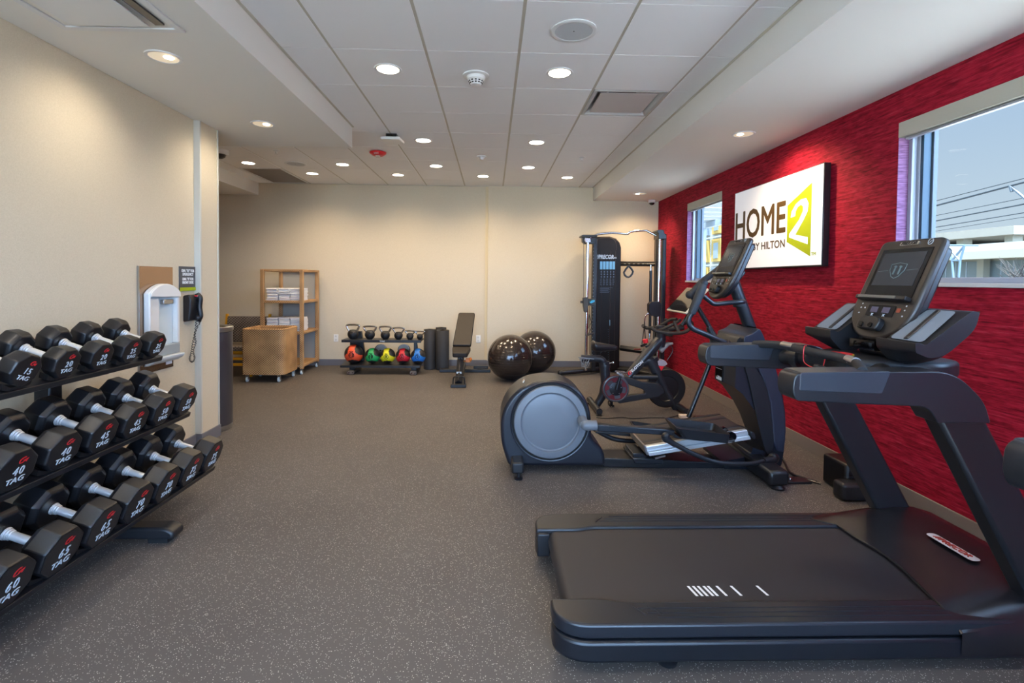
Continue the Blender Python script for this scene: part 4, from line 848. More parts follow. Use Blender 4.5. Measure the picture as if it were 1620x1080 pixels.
# ================================================================== TREADMILL CONSOLE (also carried by the elliptical)
def console(root, X0, Z0, X1, Z1, Yc, w=.345):
    """console pod leaning from bottom (X0,Z0) to top (X1,Z1), facing -X"""
    g = bpy.data.objects.new('console', None); COL.objects.link(g); g.parent = root
    d = Vector((X1-X0, 0, Z1-Z0)); L = d.length; v = d.normalized(); u = Vector((0, -1, 0)); n_ = u.cross(v); 
    if n_.x > 0: n_ = -n_
    O = Vector((X0, Yc, Z0))
    def P(a, b_, c=0): return O+u*a+v*b_+n_*c
    def slab(q, poly, c0, c1, mi=0):
        k = len(poly); q.add([P(a, b_, c0) for a, b_ in poly]+[P(a, b_, c1) for a, b_ in poly], [tuple(range(k)), tuple(range(2*k-1, k-1, -1))]+[(i, (i+1) % k, k+(i+1) % k, k+i) for i in range(k)], mi)
    h = w/2; out = [(h*math.copysign(abs(math.cos(a))**.85, math.cos(a)), L*.34+L*.34*math.sin(a)) for a in [PI+PI*i/20 for i in range(21)]]+rounded([(h, L*.50), (h*.97, L), (-h*.97, L), (-h, L*.50)], [0, .035, .035, 0], 5)
    q = MB(); slab(q, out, -.035, 0); q.build('pod', BRZ, g, bevel=.012, seg=3)
    q = MB(); slab(q, [(a*.90, L*.05+b_*.9) for a, b_ in out], -.07, -.03); q.build('rear_shell', BLK, g, bevel=.01)
    q = MB(); slab(q, [(-h*.76, L*.42), (h*.78, L*.42), (h*.78, L*.90), (-h*.76, L*.90)], 0, .003); q.build('bezel', GLOSS, g)
    q = MB(); slab(q, [(-h*.66, L*.53), (h*.66, L*.53), (h*.66, L*.86), (-h*.66, L*.86)], .003, .0045); q.build('display', SCR, g, smooth=False)
    q = MB(); sh = [(-.042, .74), (0, .755), (.042, .74), (.040, .68), (.02, .62), (0, .60), (-.02, .62), (-.040, .68)]
    q.tube([P(a, b_*L, .005) for a, b_ in sh], .0018, 4, closed=True)
    for dx in (-.014, .014): q.ball(P(dx, L*.715, .005), .006, 8, 6); q.tube([P(dx, L*.70, .005), P(dx, L*.64, .005)], .004, 5)
    q.tube([P(-h*.62, L*.67, .0045), P(-.05, L*.68, .0045)], .0008, 4); q.tube([P(.05, L*.68, .0045), P(h*.62, L*.69, .0045)], .0008, 4)
    q.build('screen_emblem', mat('emblem_glow', '55666a', .4, emit='6b8a8c', es=.10), g)
    q = MB(); slab(q, rounded([(-.052, L*.935), (.048, L*.935), (.052, L*.968), (-.048, L*.968)], .006), 0, .004); bd = q.build('maker_badge', CHRB, g)
    q = MB(); q.text('PRECOR', .020, P(0, L*.951, .0048), u, v, bold=.02, shear=.2, sx_=1.1); q.build('badge_lettering', SLATE, bd, smooth=False)
    q = MB(); q.tube([P(.105+math.cos(a)*.012, L*.955+math.sin(a)*.014, .002) for a in [2*PI*i/14 for i in range(14)]], .0012, 4, closed=True); q.tube([P(.098, L*.94, .002), P(.112, L*.97, .002)], .001, 4); q.build('round_mark', LBL, g)
    q = MB(); slab(q, [(-h*.84, L*.375), (h*.80, L*.375), (h*.80, L*.415), (-h*.84, L*.415)], 0, .030); q.build('ledge', BLK, g, bevel=.004)
    q = MB(); slab(q, [(-h*.74, L*.384), (h*.50, L*.384), (h*.50, L*.408), (-h*.74, L*.408)], .030, .0315); q.build('ledge_key_strip', mat('key_strip', '77726b', .5, bump=.8, bscale=800), g)
    q = MB(); slab(q, rounded([(-h*.42, L*.225), (h*.46, L*.225), (h*.46, L*.335), (-h*.42, L*.335)], .006), 0, .003); q.build('key_panel', GLOSS, g)
    q = MB()
    for a in (-.032, .034): slab(q, [(a-.020, L*.26), (a+.020, L*.26), (a+.020, L*.315), (a-.020, L*.315)], .003, .004)
    q.build('number_display', mat('violet_display', '3b3a52', .3, emit='4a4866', es=.2), g, smooth=False)
    q = MB()
    for a, b_ in ((-.118, .30), (-.118, .245), (-.118, .34), (.128, .30), (.128, .245), (.128, .34), (-.094, .30)): slab(q, [(a-.003, L*b_-.003), (a+.003, L*b_-.003), (a+.003, L*b_+.003), (a-.003, L*b_+.003)], 0, .0012)
    q.text('x', .025, P(-.032, L*.24, .004), u, v); q.text('x', .025, P(.034, L*.24, .004), u, v); q.build('key_symbols', LBL, g, smooth=False)
    q = MB(); slab(q, rounded([(.088, L*.275), (.108, L*.275), (.108, L*.315), (.088, L*.315)], .003), 0, .002); q.build('stop_key', mat('stop_key', '8d3a28', .4), g)
    q = MB(); slab(q, rounded([(-.062, L*.08), (.052, L*.08), (.060, L*.17), (.04, L*.205), (-.045, L*.205), (-.062, L*.17)], .012), 0, .030); q.build('motion_control', BLK, g, bevel=.008)
    q = MB()
    for a in (-.030, .022): q.lathe([(.012, 0), (.011, .006), (0, .006)], P(a, L*.115, .030), tuple(n_), 14)
    q.build('control_paddle', GLOSS, g)
    return g, P
# ================================================================== TREADMILL
def treadmill(dy, label):
    ya, yb = 1.745+dy, 2.600+dy; yc = (ya+yb)/2; t = thing('treadmill', (1.2, yc, 0), label, 'treadmill', None); zr = .182
    # side rails (foot rests) and lower skirts
    for sgn, y_out, y_in, nmx in ((1, ya, 1.876+dy, 0), (-1, yb, 2.455+dy, 1)):
        xe = .238 if nmx == 0 else .232
        top = [(1.95, y_out)]+[(xe+.13-.13*math.sin(a), y_out+sgn*.10*(1-math.cos(a))) for a in [PI/2*i/10 for i in range(11)]]+[(xe, y_in+sgn*.022), (.42, y_in+sgn*.022), (.455, y_in+sgn*.018), (.50, y_in+sgn*.004), (.53, y_in), (1.95, y_in)]
        q = MB(); q.prism(top, .128, zr, 'z'); r_ = q.build('side_rail', SLATE if nmx == 0 else CHAR, t, bevel=.010, seg=3)
        q = MB()
        for k in range(3):
            yy = y_out+sgn*(.038+k*.026); q.box(.62-.03*k, 1.72, yy-.002, yy+.002, zr-.001, zr+.0022)
        for k in range(2 if nmx == 0 else 1): q.tube([(.54+k*.06, y_out+sgn*.10, zr), (.58+k*.06, y_out+sgn*.05, zr)], .0035, 5)
        q.build('grip_rib', SLATE, r_)
        low = [(2.30, y_out-sgn*.004)]+[(xe+.135-.135*math.sin(a), y_out+sgn*(.10*(1-math.cos(a))-.004)) for a in [PI/2*i/10 for i in range(11)]]+[(xe, y_in), (2.30, y_in)]
        q = MB(); q.prism(low, .040, .121, 'z'); q.build('side_skirt', mat('skirt_navy', '14171d', .34), t, bevel=.014, seg=3)
        if nmx == 0: continue
        q = MB(); q.prism([(.255, y_out+sgn*.06), (.235, y_out+sgn*.08), (.235, y_in+sgn*.04), (.30, y_in+sgn*.04)] if nmx else [(.262, y_out+sgn*.09), (.24, y_out+sgn*.10), (.24, y_in+sgn*.0), (.28, y_in+sgn*.0)], .05, .165, 'z'); q.build('end_cap', CHAR, t, bevel=.008)
    q = MB(); q.box(.34, 2.2, ya+.03, yb-.03, .045, .12); q.build('deck_frame', BLK, t)
    # belt with rounded rear return
    pr_ = [(1.95, .140)]+[(1.95, .170), (.33, .170)]+[(.33-.042*math.sin(a), .128+.042*math.cos(a)) for a in [PI*i/10 for i in range(1, 11)]]+[(1.95, .086)]
    q = MB(); q.prism(pr_, 1.884+dy, 2.450+dy, 'y'); belt = q.build('running_belt', BELT, t, angle=50)
    for x in (.818, .839, .859, .882, .900, .936, .995, 1.102):
        q = MB(); q.prism([(x, 1.922+dy), (x+.010, 1.922+dy), (x-.002, 1.985+dy), (x-.012, 1.985+dy)], .1700, .1706, 'z'); q.build('belt_mark', WHT, belt, smooth=False)
    # motor hood
    secs = []
    yA, yB = ya-.008, yb+.008
    for x, h, sh in ((1.72, .186, .0), (1.80, .200, .01), (1.95, .232, .03), (2.08, .252, .035), (2.20, .252, .035), (2.29, .225, .05), (2.33, .17, .06), (2.335, .10, .06)):
        row = []
        K = 18
        for k in range(K+1):
            f = k/K; e = min(f, 1-f)*(yB-yA); rise = min(1, e/.10); prof = 1-(1-rise)**2.2
            dx = 0
            if x < 2.0:
                m_ = (2.0-x)/.28; dx = m_*(.07*math.sin(PI*f)**2 + (.06*max(0, (f-.68)/.32)*(1 if f < .85 else -1.2)))
            row.append((x+dx, yA+(yB-yA)*f, .095+(h-.095)*(.55+.45*prof)))
        row = [(x, yA, .06)]+row+[(x, yB, .06)]
        secs.append(row)
    q = MB(); q.loft(secs, closed=False); q.tube([Vector(p_)-Vector((.001, 0, .004)) for p_ in secs[0][1:-1]], .006, 6); q.build('motor_hood', mat('hood_dark', '1a191c', .30), t, angle=50, bevel=0)
    # maker's badge on the hood
    px = [(1469, 834), (1483, 831), (1545, 866), (1533, 871)]
    hc = Vector((2.04, 2.12+dy, .2545)); q = MB(); u = Vector((0, -1, 0)); v = Vector((1, 0, .02)).normalized()
    pl = rounded([(-.115, -.024), (.115, -.024), (.115, .024), (-.115, .024)], .0215, 6); q.add([hc+u*a+v*b_+Vector((0, 0, .001)) for a, b_ in pl], [tuple(range(len(pl)))]); bd = q.build('maker_badge', mat('badge_silver', 'c9c8ca', .4), t, smooth=False)
    q = MB(); q.text('//PRECOR', .036, hc+Vector((0, 0, .003)), u, v, bold=.0, shear=.25, sx_=1.1); q.build('badge_lettering', mat('badge_red', 'a03a30', .4), bd, smooth=False)
    # uprights and side handrails
    for y0, y1 in ((1.762+dy, 1.862+dy), (2.500+dy, 2.600+dy)):
        q = MB(); q.prism([(1.628, .935), (1.808, .93), (2.215, .20), (2.032, .20)], y0+.008, y1-.008, 'y'); q.build('upright', mat('upright_black', '17181c', .42), t, bevel=.014)
        up = rounded([(1.086, 1.020), (1.092, 1.086), (1.30, 1.090), (1.685, 1.094), (1.80, .985), (1.826, .905), (1.628, .905), (1.590, .965), (1.30, .975), (1.100, .985)], [.02, .05, 0, .10, .08, .01, .0, .07, 0, .03], 6)
        q = MB(); q.prism(up, y0, y1, 'y'); h_ = q.build('handrail', SLATE, t, bevel=.022, seg=4)
        q = MB(); q.prism(rounded([(1.110, 1.022), (1.112, 1.088), (1.445, 1.094), (1.415, 1.012)], .01), y0-.0025, y1+.0025, 'y'); q.build('rail_pad', mat('pad_slate', '2b313b', .4), h_, bevel=.008)
    # heart-rate grip bar bowed between the handrails
    P = smooth_path([(1.37, 1.80+dy, 1.085), (1.42, 1.90+dy, 1.10), (1.445, 2.02+dy, 1.102), (1.425, 2.15+dy, 1.103), (1.42, 2.30+dy, 1.105), (1.40, 2.42+dy, 1.104), (1.36, 2.54+dy, 1.09)], 5)
    q = MB(); q.tube(P, .019, 12); g = q.build('grip_bar', FOAM, t)
    q = MB()
    for a, b_ in ((P[5], P[8]), (P[-11], P[-8])): q.tube([a+Vector((0, 0, .003)), b_+Vector((0, 0, .003))], .0185, 12)
    q.build('heart_rate_sensor', CHRB, g)
    # console neck and cross member
    q = MB(); q.tube(smooth_path([(1.50, 1.85+dy, 1.03), (1.60, 2.0+dy, 1.045), (1.64, 2.18+dy, 1.05), (1.60, 2.36+dy, 1.045), (1.50, 2.52+dy, 1.03)], 5), .046, 14, flat=.85)
    q.build('cross_member', CHAR, t)
    q = MB(); q.tube([(1.515, 2.455+dy, 1.034), (1.53, 2.43+dy, 1.036)], .052, 16, flat=.9); q.build('collar', SLATE, t); q = MB(); q.tube([(1.515, 1.905+dy, 1.034), (1.53, 1.93+dy, 1.036)], .052, 16, flat=.9); q.build('collar', SLATE, t)
    base = rounded([(1.46, 2.05+dy), (1.80, 1.93+dy), (1.95, 2.0+dy), (1.95, 2.36+dy), (1.80, 2.43+dy), (1.46, 2.31+dy)], .06, 5)
    q = MB(); q.prism(base, 1.025, 1.095, 'z'); q.prism([(1.70, yc-.10), (1.90, yc-.10), (1.90, yc+.10), (1.70, yc+.10)], 1.09, 1.22, 'z'); q.build('console_base', BLK, t, bevel=.018, seg=3)
    q = MB(); q.lathe([(.052, 0), (.052, .004), (.040, .005), (0, .005)], (1.545, 2.175+dy, 1.096), k=28); q.build('stop_button', RED, t)
    q = MB(); q.lathe([(.058, 0), (.058, .003), (0, .003)], (1.545, 2.175+dy, 1.0945), k=28); q.build('stop_button_ring', mat('stop_yellow', 'd6b024', .5), t)
    # accessory trays left and right of the console
    for y0, y1, iy in ((1.835+dy, 2.03+dy, 0), (2.31+dy, 2.50+dy, 1)):
        prof = rounded([(1.600, 1.150), (1.598, 1.188), (1.615, 1.188), (1.635, 1.178), (1.815, 1.312), (1.845, 1.305), (1.83, 1.19), (1.72, 1.085), (1.66, 1.085)], [.01, .004, .004, .01, .02, .02, .05, .04, .04], 4)
        q = MB(); top_ = lambda x: 1.178+(x-1.635)*.744
        secs = []
        for f in (0, .12, .35, .6, .85, 1):
            yy = y0+(y1-y0)*f; g_ = f if iy == 0 else 1-f; e = .62+.38*min(1, g_*1.5)**.7
            secs.append([(x, yy, z if z > 1.17 and (x < 1.63 or z > top_(x)-.03) else top_(max(x, 1.60))-(top_(max(x, 1.60))-z)*e) for x, z in prof])
        q.loft(secs); w_ = q.build('accessory_tray', CHAR, t, bevel=.014, seg=3)
        d = Vector((1.81-1.635, 0, 1.310-1.178)).normalized(); n_ = Vector((-d.z, 0, d.x)); o0 = Vector((1.64, 0, 1.1825))
        c_ = [(y0+.02, .004), (y1-.018, .004), (y1-.018, .20), (y0+.045, .20)]; c_ = rounded(c_, .02)
        q = MB(); q.add([o0+d*b_+n_*.004+Vector((0, a, 0)) for a, b_ in c_], [tuple(range(len(c_)))]); q.build('tray_insert', mat('tray_blue_grey', '7c8896', .38), w_, smooth=False)
        ym = y0+(.10 if iy == 0 else .07); q = MB(); q.tube([o0+d*.01+n_*.006+Vector((0, ym, 0)), o0+d*.195+n_*.006+Vector((0, ym+.02, 0))], .010, 8, flat=.5); q.build('tray_rib', BRZ, w_)
    console(t, 1.672, 1.165, 1.862, 1.610, 2.172+dy)
    q = MB(); q.text('Treadmill', .028, (1.645, 2.175+dy, 1.14), (0, -1, 0), (0, 0, 1), bold=.02); q.box(1.648, 1.70, 2.10+dy, 2.25+dy, 1.12, 1.16); q.build('name_strip', GLOSS, t, smooth=False)
    # levelling feet and wheels
    for x, y in ((.665, ya+.06), (.665, yb-.06), (2.15, ya+.06), (2.15, yb-.06)):
        q = MB(); q.lathe([(.036, 0), (.038, .012), (.022, .022), (.016, .024), (.016, .06), (0, .06)], (x, y, 0), k=18); q.build('levelling_foot', BLK, t)
    return t
T1 = treadmill(0, 'large dark treadmill in the right foreground with console and white belt marks')
T2 = copy_tree(T1); T2.location.y -= 1.575; T2['label'] = 'neighbouring treadmill of which only a dark rail tip shows at the right edge'
# red safety lanyard hooked over the grip bar
t = thing('safety_lanyard', (1.42, 2.2, .98), 'red safety cord with dark clip hanging on the treadmill grip bar', 'safety cord')
q = MB(); q.tube(smooth_path([(1.415, 2.20, 1.128), (1.40, 2.19, 1.127), (1.392, 2.185, 1.10), (1.395, 2.185, 1.06), (1.40, 2.16, 1.045), (1.41, 2.12, 1.040)], 5), .0022, 6)
q.tube(smooth_path([(1.455, 2.13, 1.088), (1.442, 2.12, 1.06), (1.43, 2.11, 1.035), (1.425, 2.11, .985)], 5), .0022, 6); q.tube(smooth_path([(1.405, 2.12, 1.03), (1.405, 2.12, 1.0), (1.41, 2.12, .985)], 5), .0022, 6); q.build('cord', RED, t)
q = MB(); q.tube(smooth_path([(1.405, 2.135, 1.048), (1.43, 2.11, 1.04), (1.46, 2.07, 1.028)], 4), [.007, .013, .013, .013, .014, .012, .010, .008, .004], 10); q.build('clip', CHAR, t)
# ================================================================== ELLIPTICAL
t = thing('elliptical_trainer', (1.1, 3.8, 0), 'dark elliptical trainer with round blue grey wheel cover and silver ramp', 'elliptical trainer')
YN, YF = 3.62, 3.975; NAVY = mat('navy_shroud', '1a1d26', .34, bump=.05, bscale=700)
# rear drive housing
o_ = A5([(135, 850), (96, 740), (72, 640), (66, 500), (84, 390), (140, 280), (230, 190), (340, 140), (490, 120), (620, 140), (730, 200), (800, 290), (835, 400), (845, 520), (842, 590), (870, 640), (925, 690), (955, 750), (965, 850)], YN)
sm = [(v.x, v.y) for v in smooth_path([Vector((a, b_, 0)) for a, b_ in o_[:14]], 3)]
q = MB(); q.prism(sm+o_[14:], YN, YF, 'y'); q.build('drive_housing', NAVY, t, bevel=.035, seg=4, ba=40, angle=50)
(cx_, cz_), (rx_, _z) = A5([(490, 470), (490+312, 470)], YN-.004); RR = rx_-cx_
q = MB(); q.lathe([(RR*1.055, -.004), (RR*1.055, .008), (RR*1.005, .009), (RR*1.0, .0)], (cx_, YN, cz_), (0, -1, 0), 72); q.build('cover_groove', mat('groove_black', '060607', .8), t)
q = MB(); q.lathe([(RR*1.10, -.01), (RR*1.10, .002), (RR*1.085, .006), (RR*1.06, .004), (RR*1.05, -.01)], (cx_, YN, cz_), (0, -1, 0), 72); q.build('cover_lip', NAVY, t)
q = MB(); q.lathe([(RR, -.01), (RR, .012), (RR*.98, .020), (RR*.82, .024), (RR*.79, .012), (RR*.76, .008), (RR*.70, .012), (RR*.4, .016), (0, .017)], (cx_, YN, cz_), (0, -1, 0), 72); q.build('wheel_cover', DISC, t, angle=20)
(xa, za), (xb, zb) = A5([(232, 185), (268, 110)], YN+.16)
q = MB(); d = Vector((xb-xa, 0, zb-za)).normalized(); n_ = Vector((-d.z, 0, d.x)); c = Vector((xa, YN+.13, za)); L = (Vector((xb, 0, zb))-Vector((xa, 0, za))).length
V = [c, c+d*L, c+d*L+Vector((0, .05, 0)), c+Vector((0, .05, 0))]; q.add([v+n_*.006 for v in V]+[v+n_*.0 for v in V], [(0, 1, 2, 3), (7, 6, 5, 4), (0, 4, 5, 1), (1, 5, 6, 2), (2, 6, 7, 3), (3, 7, 4, 0)])
q.build('warning_label', mat('label_cream', 'c9bfae', .5), t, smooth=False)
# feet
q = MB(); P = A5([(135, 785), (250, 785), (262, 870), (262, 930), (180, 945), (150, 880)], 3.50); q.box(P[0][0]+.02, P[1][0]+.01, 3.47, 4.13, .045, .125); q.build('rear_crossfoot', CHAR, t, bevel=.014)
for y in (3.50, 4.10): q = MB(); q.lathe([(.030, 0), (.032, .010), (.012, .016), (.012, .05), (0, .05)], (P[0][0]+.07, y, 0), k=16); q.build('levelling_foot', BLK, t)
xf = onZ(1232, 772, 0)[0]
q = MB(); q.box(xf-.085, xf+.055, 3.30, 4.30, .028, .13); q.build('front_crossfoot', BLK, t, bevel=.022)
for y in (3.335, 4.26): q = MB(); q.lathe([(.045, 0), (.048, .012), (.03, .028), (0, .028)], (xf-.012, y, 0), k=16); q.build('levelling_foot', BLK, t)
# base beam
P = A5([(940, 780), (1450, 795)], 3.70)+B5([(1110, 842), (1110, 905)], 3.70)+A5([(1450, 870), (940, 855)], 3.70)
q = MB(); q.prism(P, 3.70, 3.90, 'y'); q.build('base_beam', BLK, t, bevel=.006)
P = B5([(780, 842), (1070, 838), (1085, 905), (910, 890), (790, 872)], 3.685); q = MB(); q.prism(P, 3.682, 3.72, 'y'); q.build('beam_cover', SLATE, t, bevel=.004)
P = A5([(1190, 780), (1455, 790), (1455, 835), (1212, 828)], 3.66); q = MB(); q.prism(P, 3.66, 3.94, 'y'); P = A5([(1190, 735), (1280, 735), (1330, 785), (1200, 785)], 3.70); q.prism(P, 3.69, 3.91, 'y'); q.build('ramp_support', SLATE, t, bevel=.006)
# ramp with two bright aluminium tracks
for y0, y1 in ((3.56, 3.60), (3.66, 3.70), (3.885, 3.925), (3.985, 4.025)):
    P = B5([(120, 683), (985, 540), (1020, 598), (1018, 620), (150, 765), (130, 735)], 3.56)
    q = MB(); z_ = lambda f: None
    a0, a1, b1, b0 = P[0], P[1], P[3], P[4]
    def lerp(p_, q_, f): return (p_[0]+(q_[0]-p_[0])*f, p_[1]+(q_[1]-p_[1])*f)
    if y0 in (3.56, 3.985):
        q.prism([a0, a1, lerp(a1, b1, .45), lerp(a0, b0, .45)], y0+.008, y1, 'y'); q.prism([lerp(a0, b0, .45), lerp(a1, b1, .45), lerp(a1, b1, .62), lerp(a0, b0, .62)], y0+.016, y1, 'y')
        q.prism([lerp(a0, b0, .62), lerp(a1, b1, .62), b1, b0], y0, y1, 'y'); q.tube([(a0[0], y0+.006, a0[1]-.006), (a1[0], y0+.006, a1[1]-.006)], .008, 8)
    else:
        q.prism([lerp(a0, b0, .02), lerp(a1, b1, .02), lerp(a1, b1, .5), lerp(a0, b0, .5)], y0, y1, 'y')
    q.build('track', RAILM if y0 < 3.65 else BLK, t, bevel=.003)
q = MB(); q.prism([lerp(a0, b0, .05), lerp(a1, b1, .05), lerp(a1, b1, .3), lerp(a0, b0, .3)], 3.60, 3.99, 'y'); q.build('ramp_plate', mat('ramp_plate', '3b332e', .45), t)
q = MB(); q.prism([(a0[0]-.01, a0[1]+.0), (a0[0]+.004, a0[1]+.0), (b0[0]+.004, b0[1]), (b0[0]-.012, b0[1])], 3.585, 4.0, 'y'); q.build('ramp_end_plate', CHRB, t)
P = A5([(1375, 765), (1465, 745), (1465, 760), (1380, 783)], 3.64); q = MB(); q.prism(P, 3.62, 3.70, 'y'); q.build('ramp_bracket', CHRB, t)
# front column
YL = YF-.02
o_ = B5([(715, 105), (780, 160), (870, 285), (930, 400), (975, 520), (1000, 620)], YL)+B5([(1045, 700), (1030, 745), (960, 785), (870, 800), (780, 815), (780, 842), (1100, 905), (1250, 905), (1290, 840), (1312, 720), (1326, 560), (1322, 400), (1300, 260), (1265, 120), (1228, 0)], YN)
o2 = C5([(905, 965), (875, 880), (850, 850)], YN)+C5([(700, 862), (610, 872), (560, 880), (520, 915), (508, 960)], YL)
q = MB(); q.prism(o_+o2+B5([(722, 0)], YL), YN+.02, YF, 'y'); q.build('front_column', NAVY, t, bevel=.03, seg=4, angle=50)
P = B5([(980, -40), (1060, 20), (1140, 140), (1180, 300), (1200, 480), (1215, 640), (1200, 760), (1160, 760), (1120, 640), (1080, 480), (1040, 300), (1000, 120), (965, 0)], YN)
q = MB(); q.prism([(v.x, v.y) for v in smooth_path([Vector((a, b_, 0)) for a, b_ in P], 3, True)], YN+.004, YN+.03, 'y'); q.build('column_recess', BLK, t, bevel=.006)
P = B5([(1060, -20), (1225, -20), (1268, 140), (1300, 300), (1318, 460), (1316, 620), (1300, 735), (1240, 720), (1210, 640), (1200, 480), (1180, 300), (1130, 130)], YN)
q = MB(); q.prism(P, YN+.002, YN+.04, 'y'); q.build('column_side_panel', mat('panel_navy_grey', '262936', .4), t, bevel=.012, seg=3)
P = C5([(540, 885), (610, 862)], YL)+C5([(850, 852), (880, 900), (905, 965), (905, 1000)], YN)+C5([(600, 1000), (545, 960)], YL)
q = MB(); q.prism(rounded(P, .02), YN-.035, YF+.04, 'y'); q.build('top_cover', mat('cover_navy', '1c2231', .34), t, bevel=.03, seg=4)
(xa, za), (xb, zb) = B5([(722, 0), (715, 100)], YL)
xa = min(xa, xb)-.004; q = MB(); q.box(xa-.004, xa+.02, 3.83, 3.95, zb, za+.03); s_ = q.build('side_label', GLOSS, t)
q = MB(); rnd = random.Random(5); q.box(xa-.0052, xa-.004, 3.84, 3.94, za-.002, za+.0)
for k in range(8): q.box(xa-.0052, xa-.004, 3.84+k*.012, 3.847+k*.012, zb+.005, zb+.008+rnd.uniform(.01, .03))
q.build('label_print', LBL, s_, smooth=False)
q = MB()
for a, b_ in ((805, 190), (870, 285), (920, 365), (938, 400), (965, 470), (985, 495)):
    (xa, za), = B5([(a, b_)], YL); q.lathe([(.007, 0), (.007, .004), (0, .004)], (xa+.004, YL-.05, za), (-1, 0, -.4), 8)
q.build('column_screw', BRZ, t)
P = B5([(978, 535), (1015, 545), (1030, 590), (1015, 605), (990, 590)], YN-.02); q = MB(); q.prism(P, YN-.07, YN+.1, 'y'); q.build('ramp_roller_cover', BLK, t, bevel=.006)
# mast and console
a, b_ = V3(1187, 520, 3.80), V3(1160, 446, 3.80)
q = MB(); q.tube([a, b_], .045, 20); q.build('mast', SLATE, t)
q = MB(); q.tube([V3(1169, 478, 3.80), V3(1170.5, 483, 3.80)], .049, 20); q.build('mast_collar', SLATE, t)
cg, CP = console(t, 1.700, 1.285, 1.900, 1.740, 3.80)
q = MB(); P = C5([(640, 400), (715, 325), (748, 388), (685, 470), (610, 520)], 3.72); q.prism(P, 3.70, 3.90, 'y'); q.build('console_back', SLATE, t, bevel=.010)
# fixed handles at the mast
for y, dz in ((3.60, 0), (3.96, .02)):
    P = [V3(1176, 477+dz*0, y)]+[V3(1150, 479, y), V3(1131, 480.5, y), V3(1124, 477, y), V3(1113, 468, y)]
    P = [(p_[0]+(.12 if y > 3.8 else 0)*0, p_[1], p_[2]) for p_ in P]; a = V3(1170, 477, 3.80)
    q = MB(); q.tube(smooth_path([a]+P, 5), .017, 12); q.build('fixed_handle', SLATE, t)
# moving arms: near one
Y = 3.50
q = MB(); q.tube(smooth_path([V3(1094, 496, Y), V3(1104, 472, Y), V3(1113, 450, Y)], 4), [.026, .028, .029, .030, .030, .031, .031, .030, .024], 14); q.ball(V3(1114, 448, Y), .026); q.build('moving_grip', FOAM, t)
q = MB(); q.tube(smooth_path([V3(1094, 496, Y), V3(1090, 503, Y), V3(1090, 512, Y), V3(1096, 519.5, Y), V3(1110, 526, Y), V3(1150, 543, Y+.05), V3(1172, 553, Y+.12)], 5), .019, 12); q.build('moving_arm', SLATE, t)
q = MB(); q.tube([V3(1148, 541, Y+.04), V3(1154, 545, Y+.06)], .024, 12); q.build('arm_joint', BLK, t)
# far one
Y = 4.12
q = MB(); q.tube(smooth_path([V3(1140, 423, Y), V3(1126, 434, Y), V3(1110, 446, Y), V3(1092, 466, Y)], 4), [.020]+[.026]*11+[.030], 12); q.ball(V3(1091, 466, Y), .034); q.build('moving_grip', FOAM, t)
q = MB(); q.tube(smooth_path([V3(1096, 470, Y), V3(1104, 486, Y), V3(1123, 518, Y), V3(1136, 540, Y-.04)], 4), .019, 12); q.build('moving_arm', SLATE, t)
q = MB(); q.tube(smooth_path([V3(1121, 517, Y), V3(1129, 535, Y), V3(1130, 560, Y)], 3), [.024, .028, .030, .034, .034, .034, .030], 12); q.build('arm_joint', CHAR, t)
q = MB(); q.tube([V3(1127, 555, Y), V3(1121, 580, Y), V3(1089, 660, Y-.02)], .019, 12); q.build('lower_lever', SLATE, t)
# near lower lever curling round to the front pivot
Y = 3.42
q = MB(); q.tube(smooth_path([V3(1063, 699, Y), V3(1074, 706, Y), V3(1096, 717, Y), V3(1120, 727, Y), V3(1148, 733, Y), V3(1185, 733.5, Y+.03), V3(1213, 728, Y+.07)], 5), .0165, 12); q.build('curved_lever', BLK, t)
q = MB(); q.tube(smooth_path([V3(1052, 688, Y), V3(1053.5, 693, Y), V3(1060, 698, Y), V3(1068, 703, Y)], 4), [.028]*6+[.024, .022, .021, .020, .020, .019, .019], 14); q.ball(V3(1053, 690, Y), .028); q.build('lever_boot', CHAR, t)
q = MB(); q.tube(smooth_path([V3(1208, 729, Y+.06), V3(1222, 727, Y+.09), V3(1226, 722, Y+.12)], 4), [.022, .024, .028, .032, .034, .034, .034, .033, .03], 14); q.ball(V3(1223, 724, Y+.10), .034); q.build('lever_boot', CHAR, t)
q = MB(); q.tube(smooth_path([V3(940, 678, 4.12), V3(965, 692, 4.12), V3(990, 697, 4.12), V3(1016, 698, 4.12)], 5), .020, 10); q.build('curved_lever', BLK, t)
# crank links
Y = 3.50
P = A5([(885, 480), (1000, 490), (1540, 530), (1540, 580), (885, 543)], Y); q = MB(); q.prism(P, Y-.03, Y+.03, 'y'); q.build('link_arm', SLATE, t, bevel=.008)
a, b_ = A5([(790, 500), (884, 500)], Y); q = MB(); q.tube([(a[0], Y, a[1]), (b_[0], Y, b_[1])], .036, 20); q.ball((a[0], Y, a[1]), .036); q.tube([(a[0]-.006, Y-.0, a[1]), (a[0]-.006, YN+.0, a[1]+.01)], .036, 18); q.build('crank_cap', DISC, t)
P = A5([(870, 540), (1000, 545), (1365, 580), (1350, 605), (870, 560)], 4.10); q = MB(); q.prism(P, 4.07, 4.13, 'y'); q.build('link_arm', BLK, t, bevel=.006)
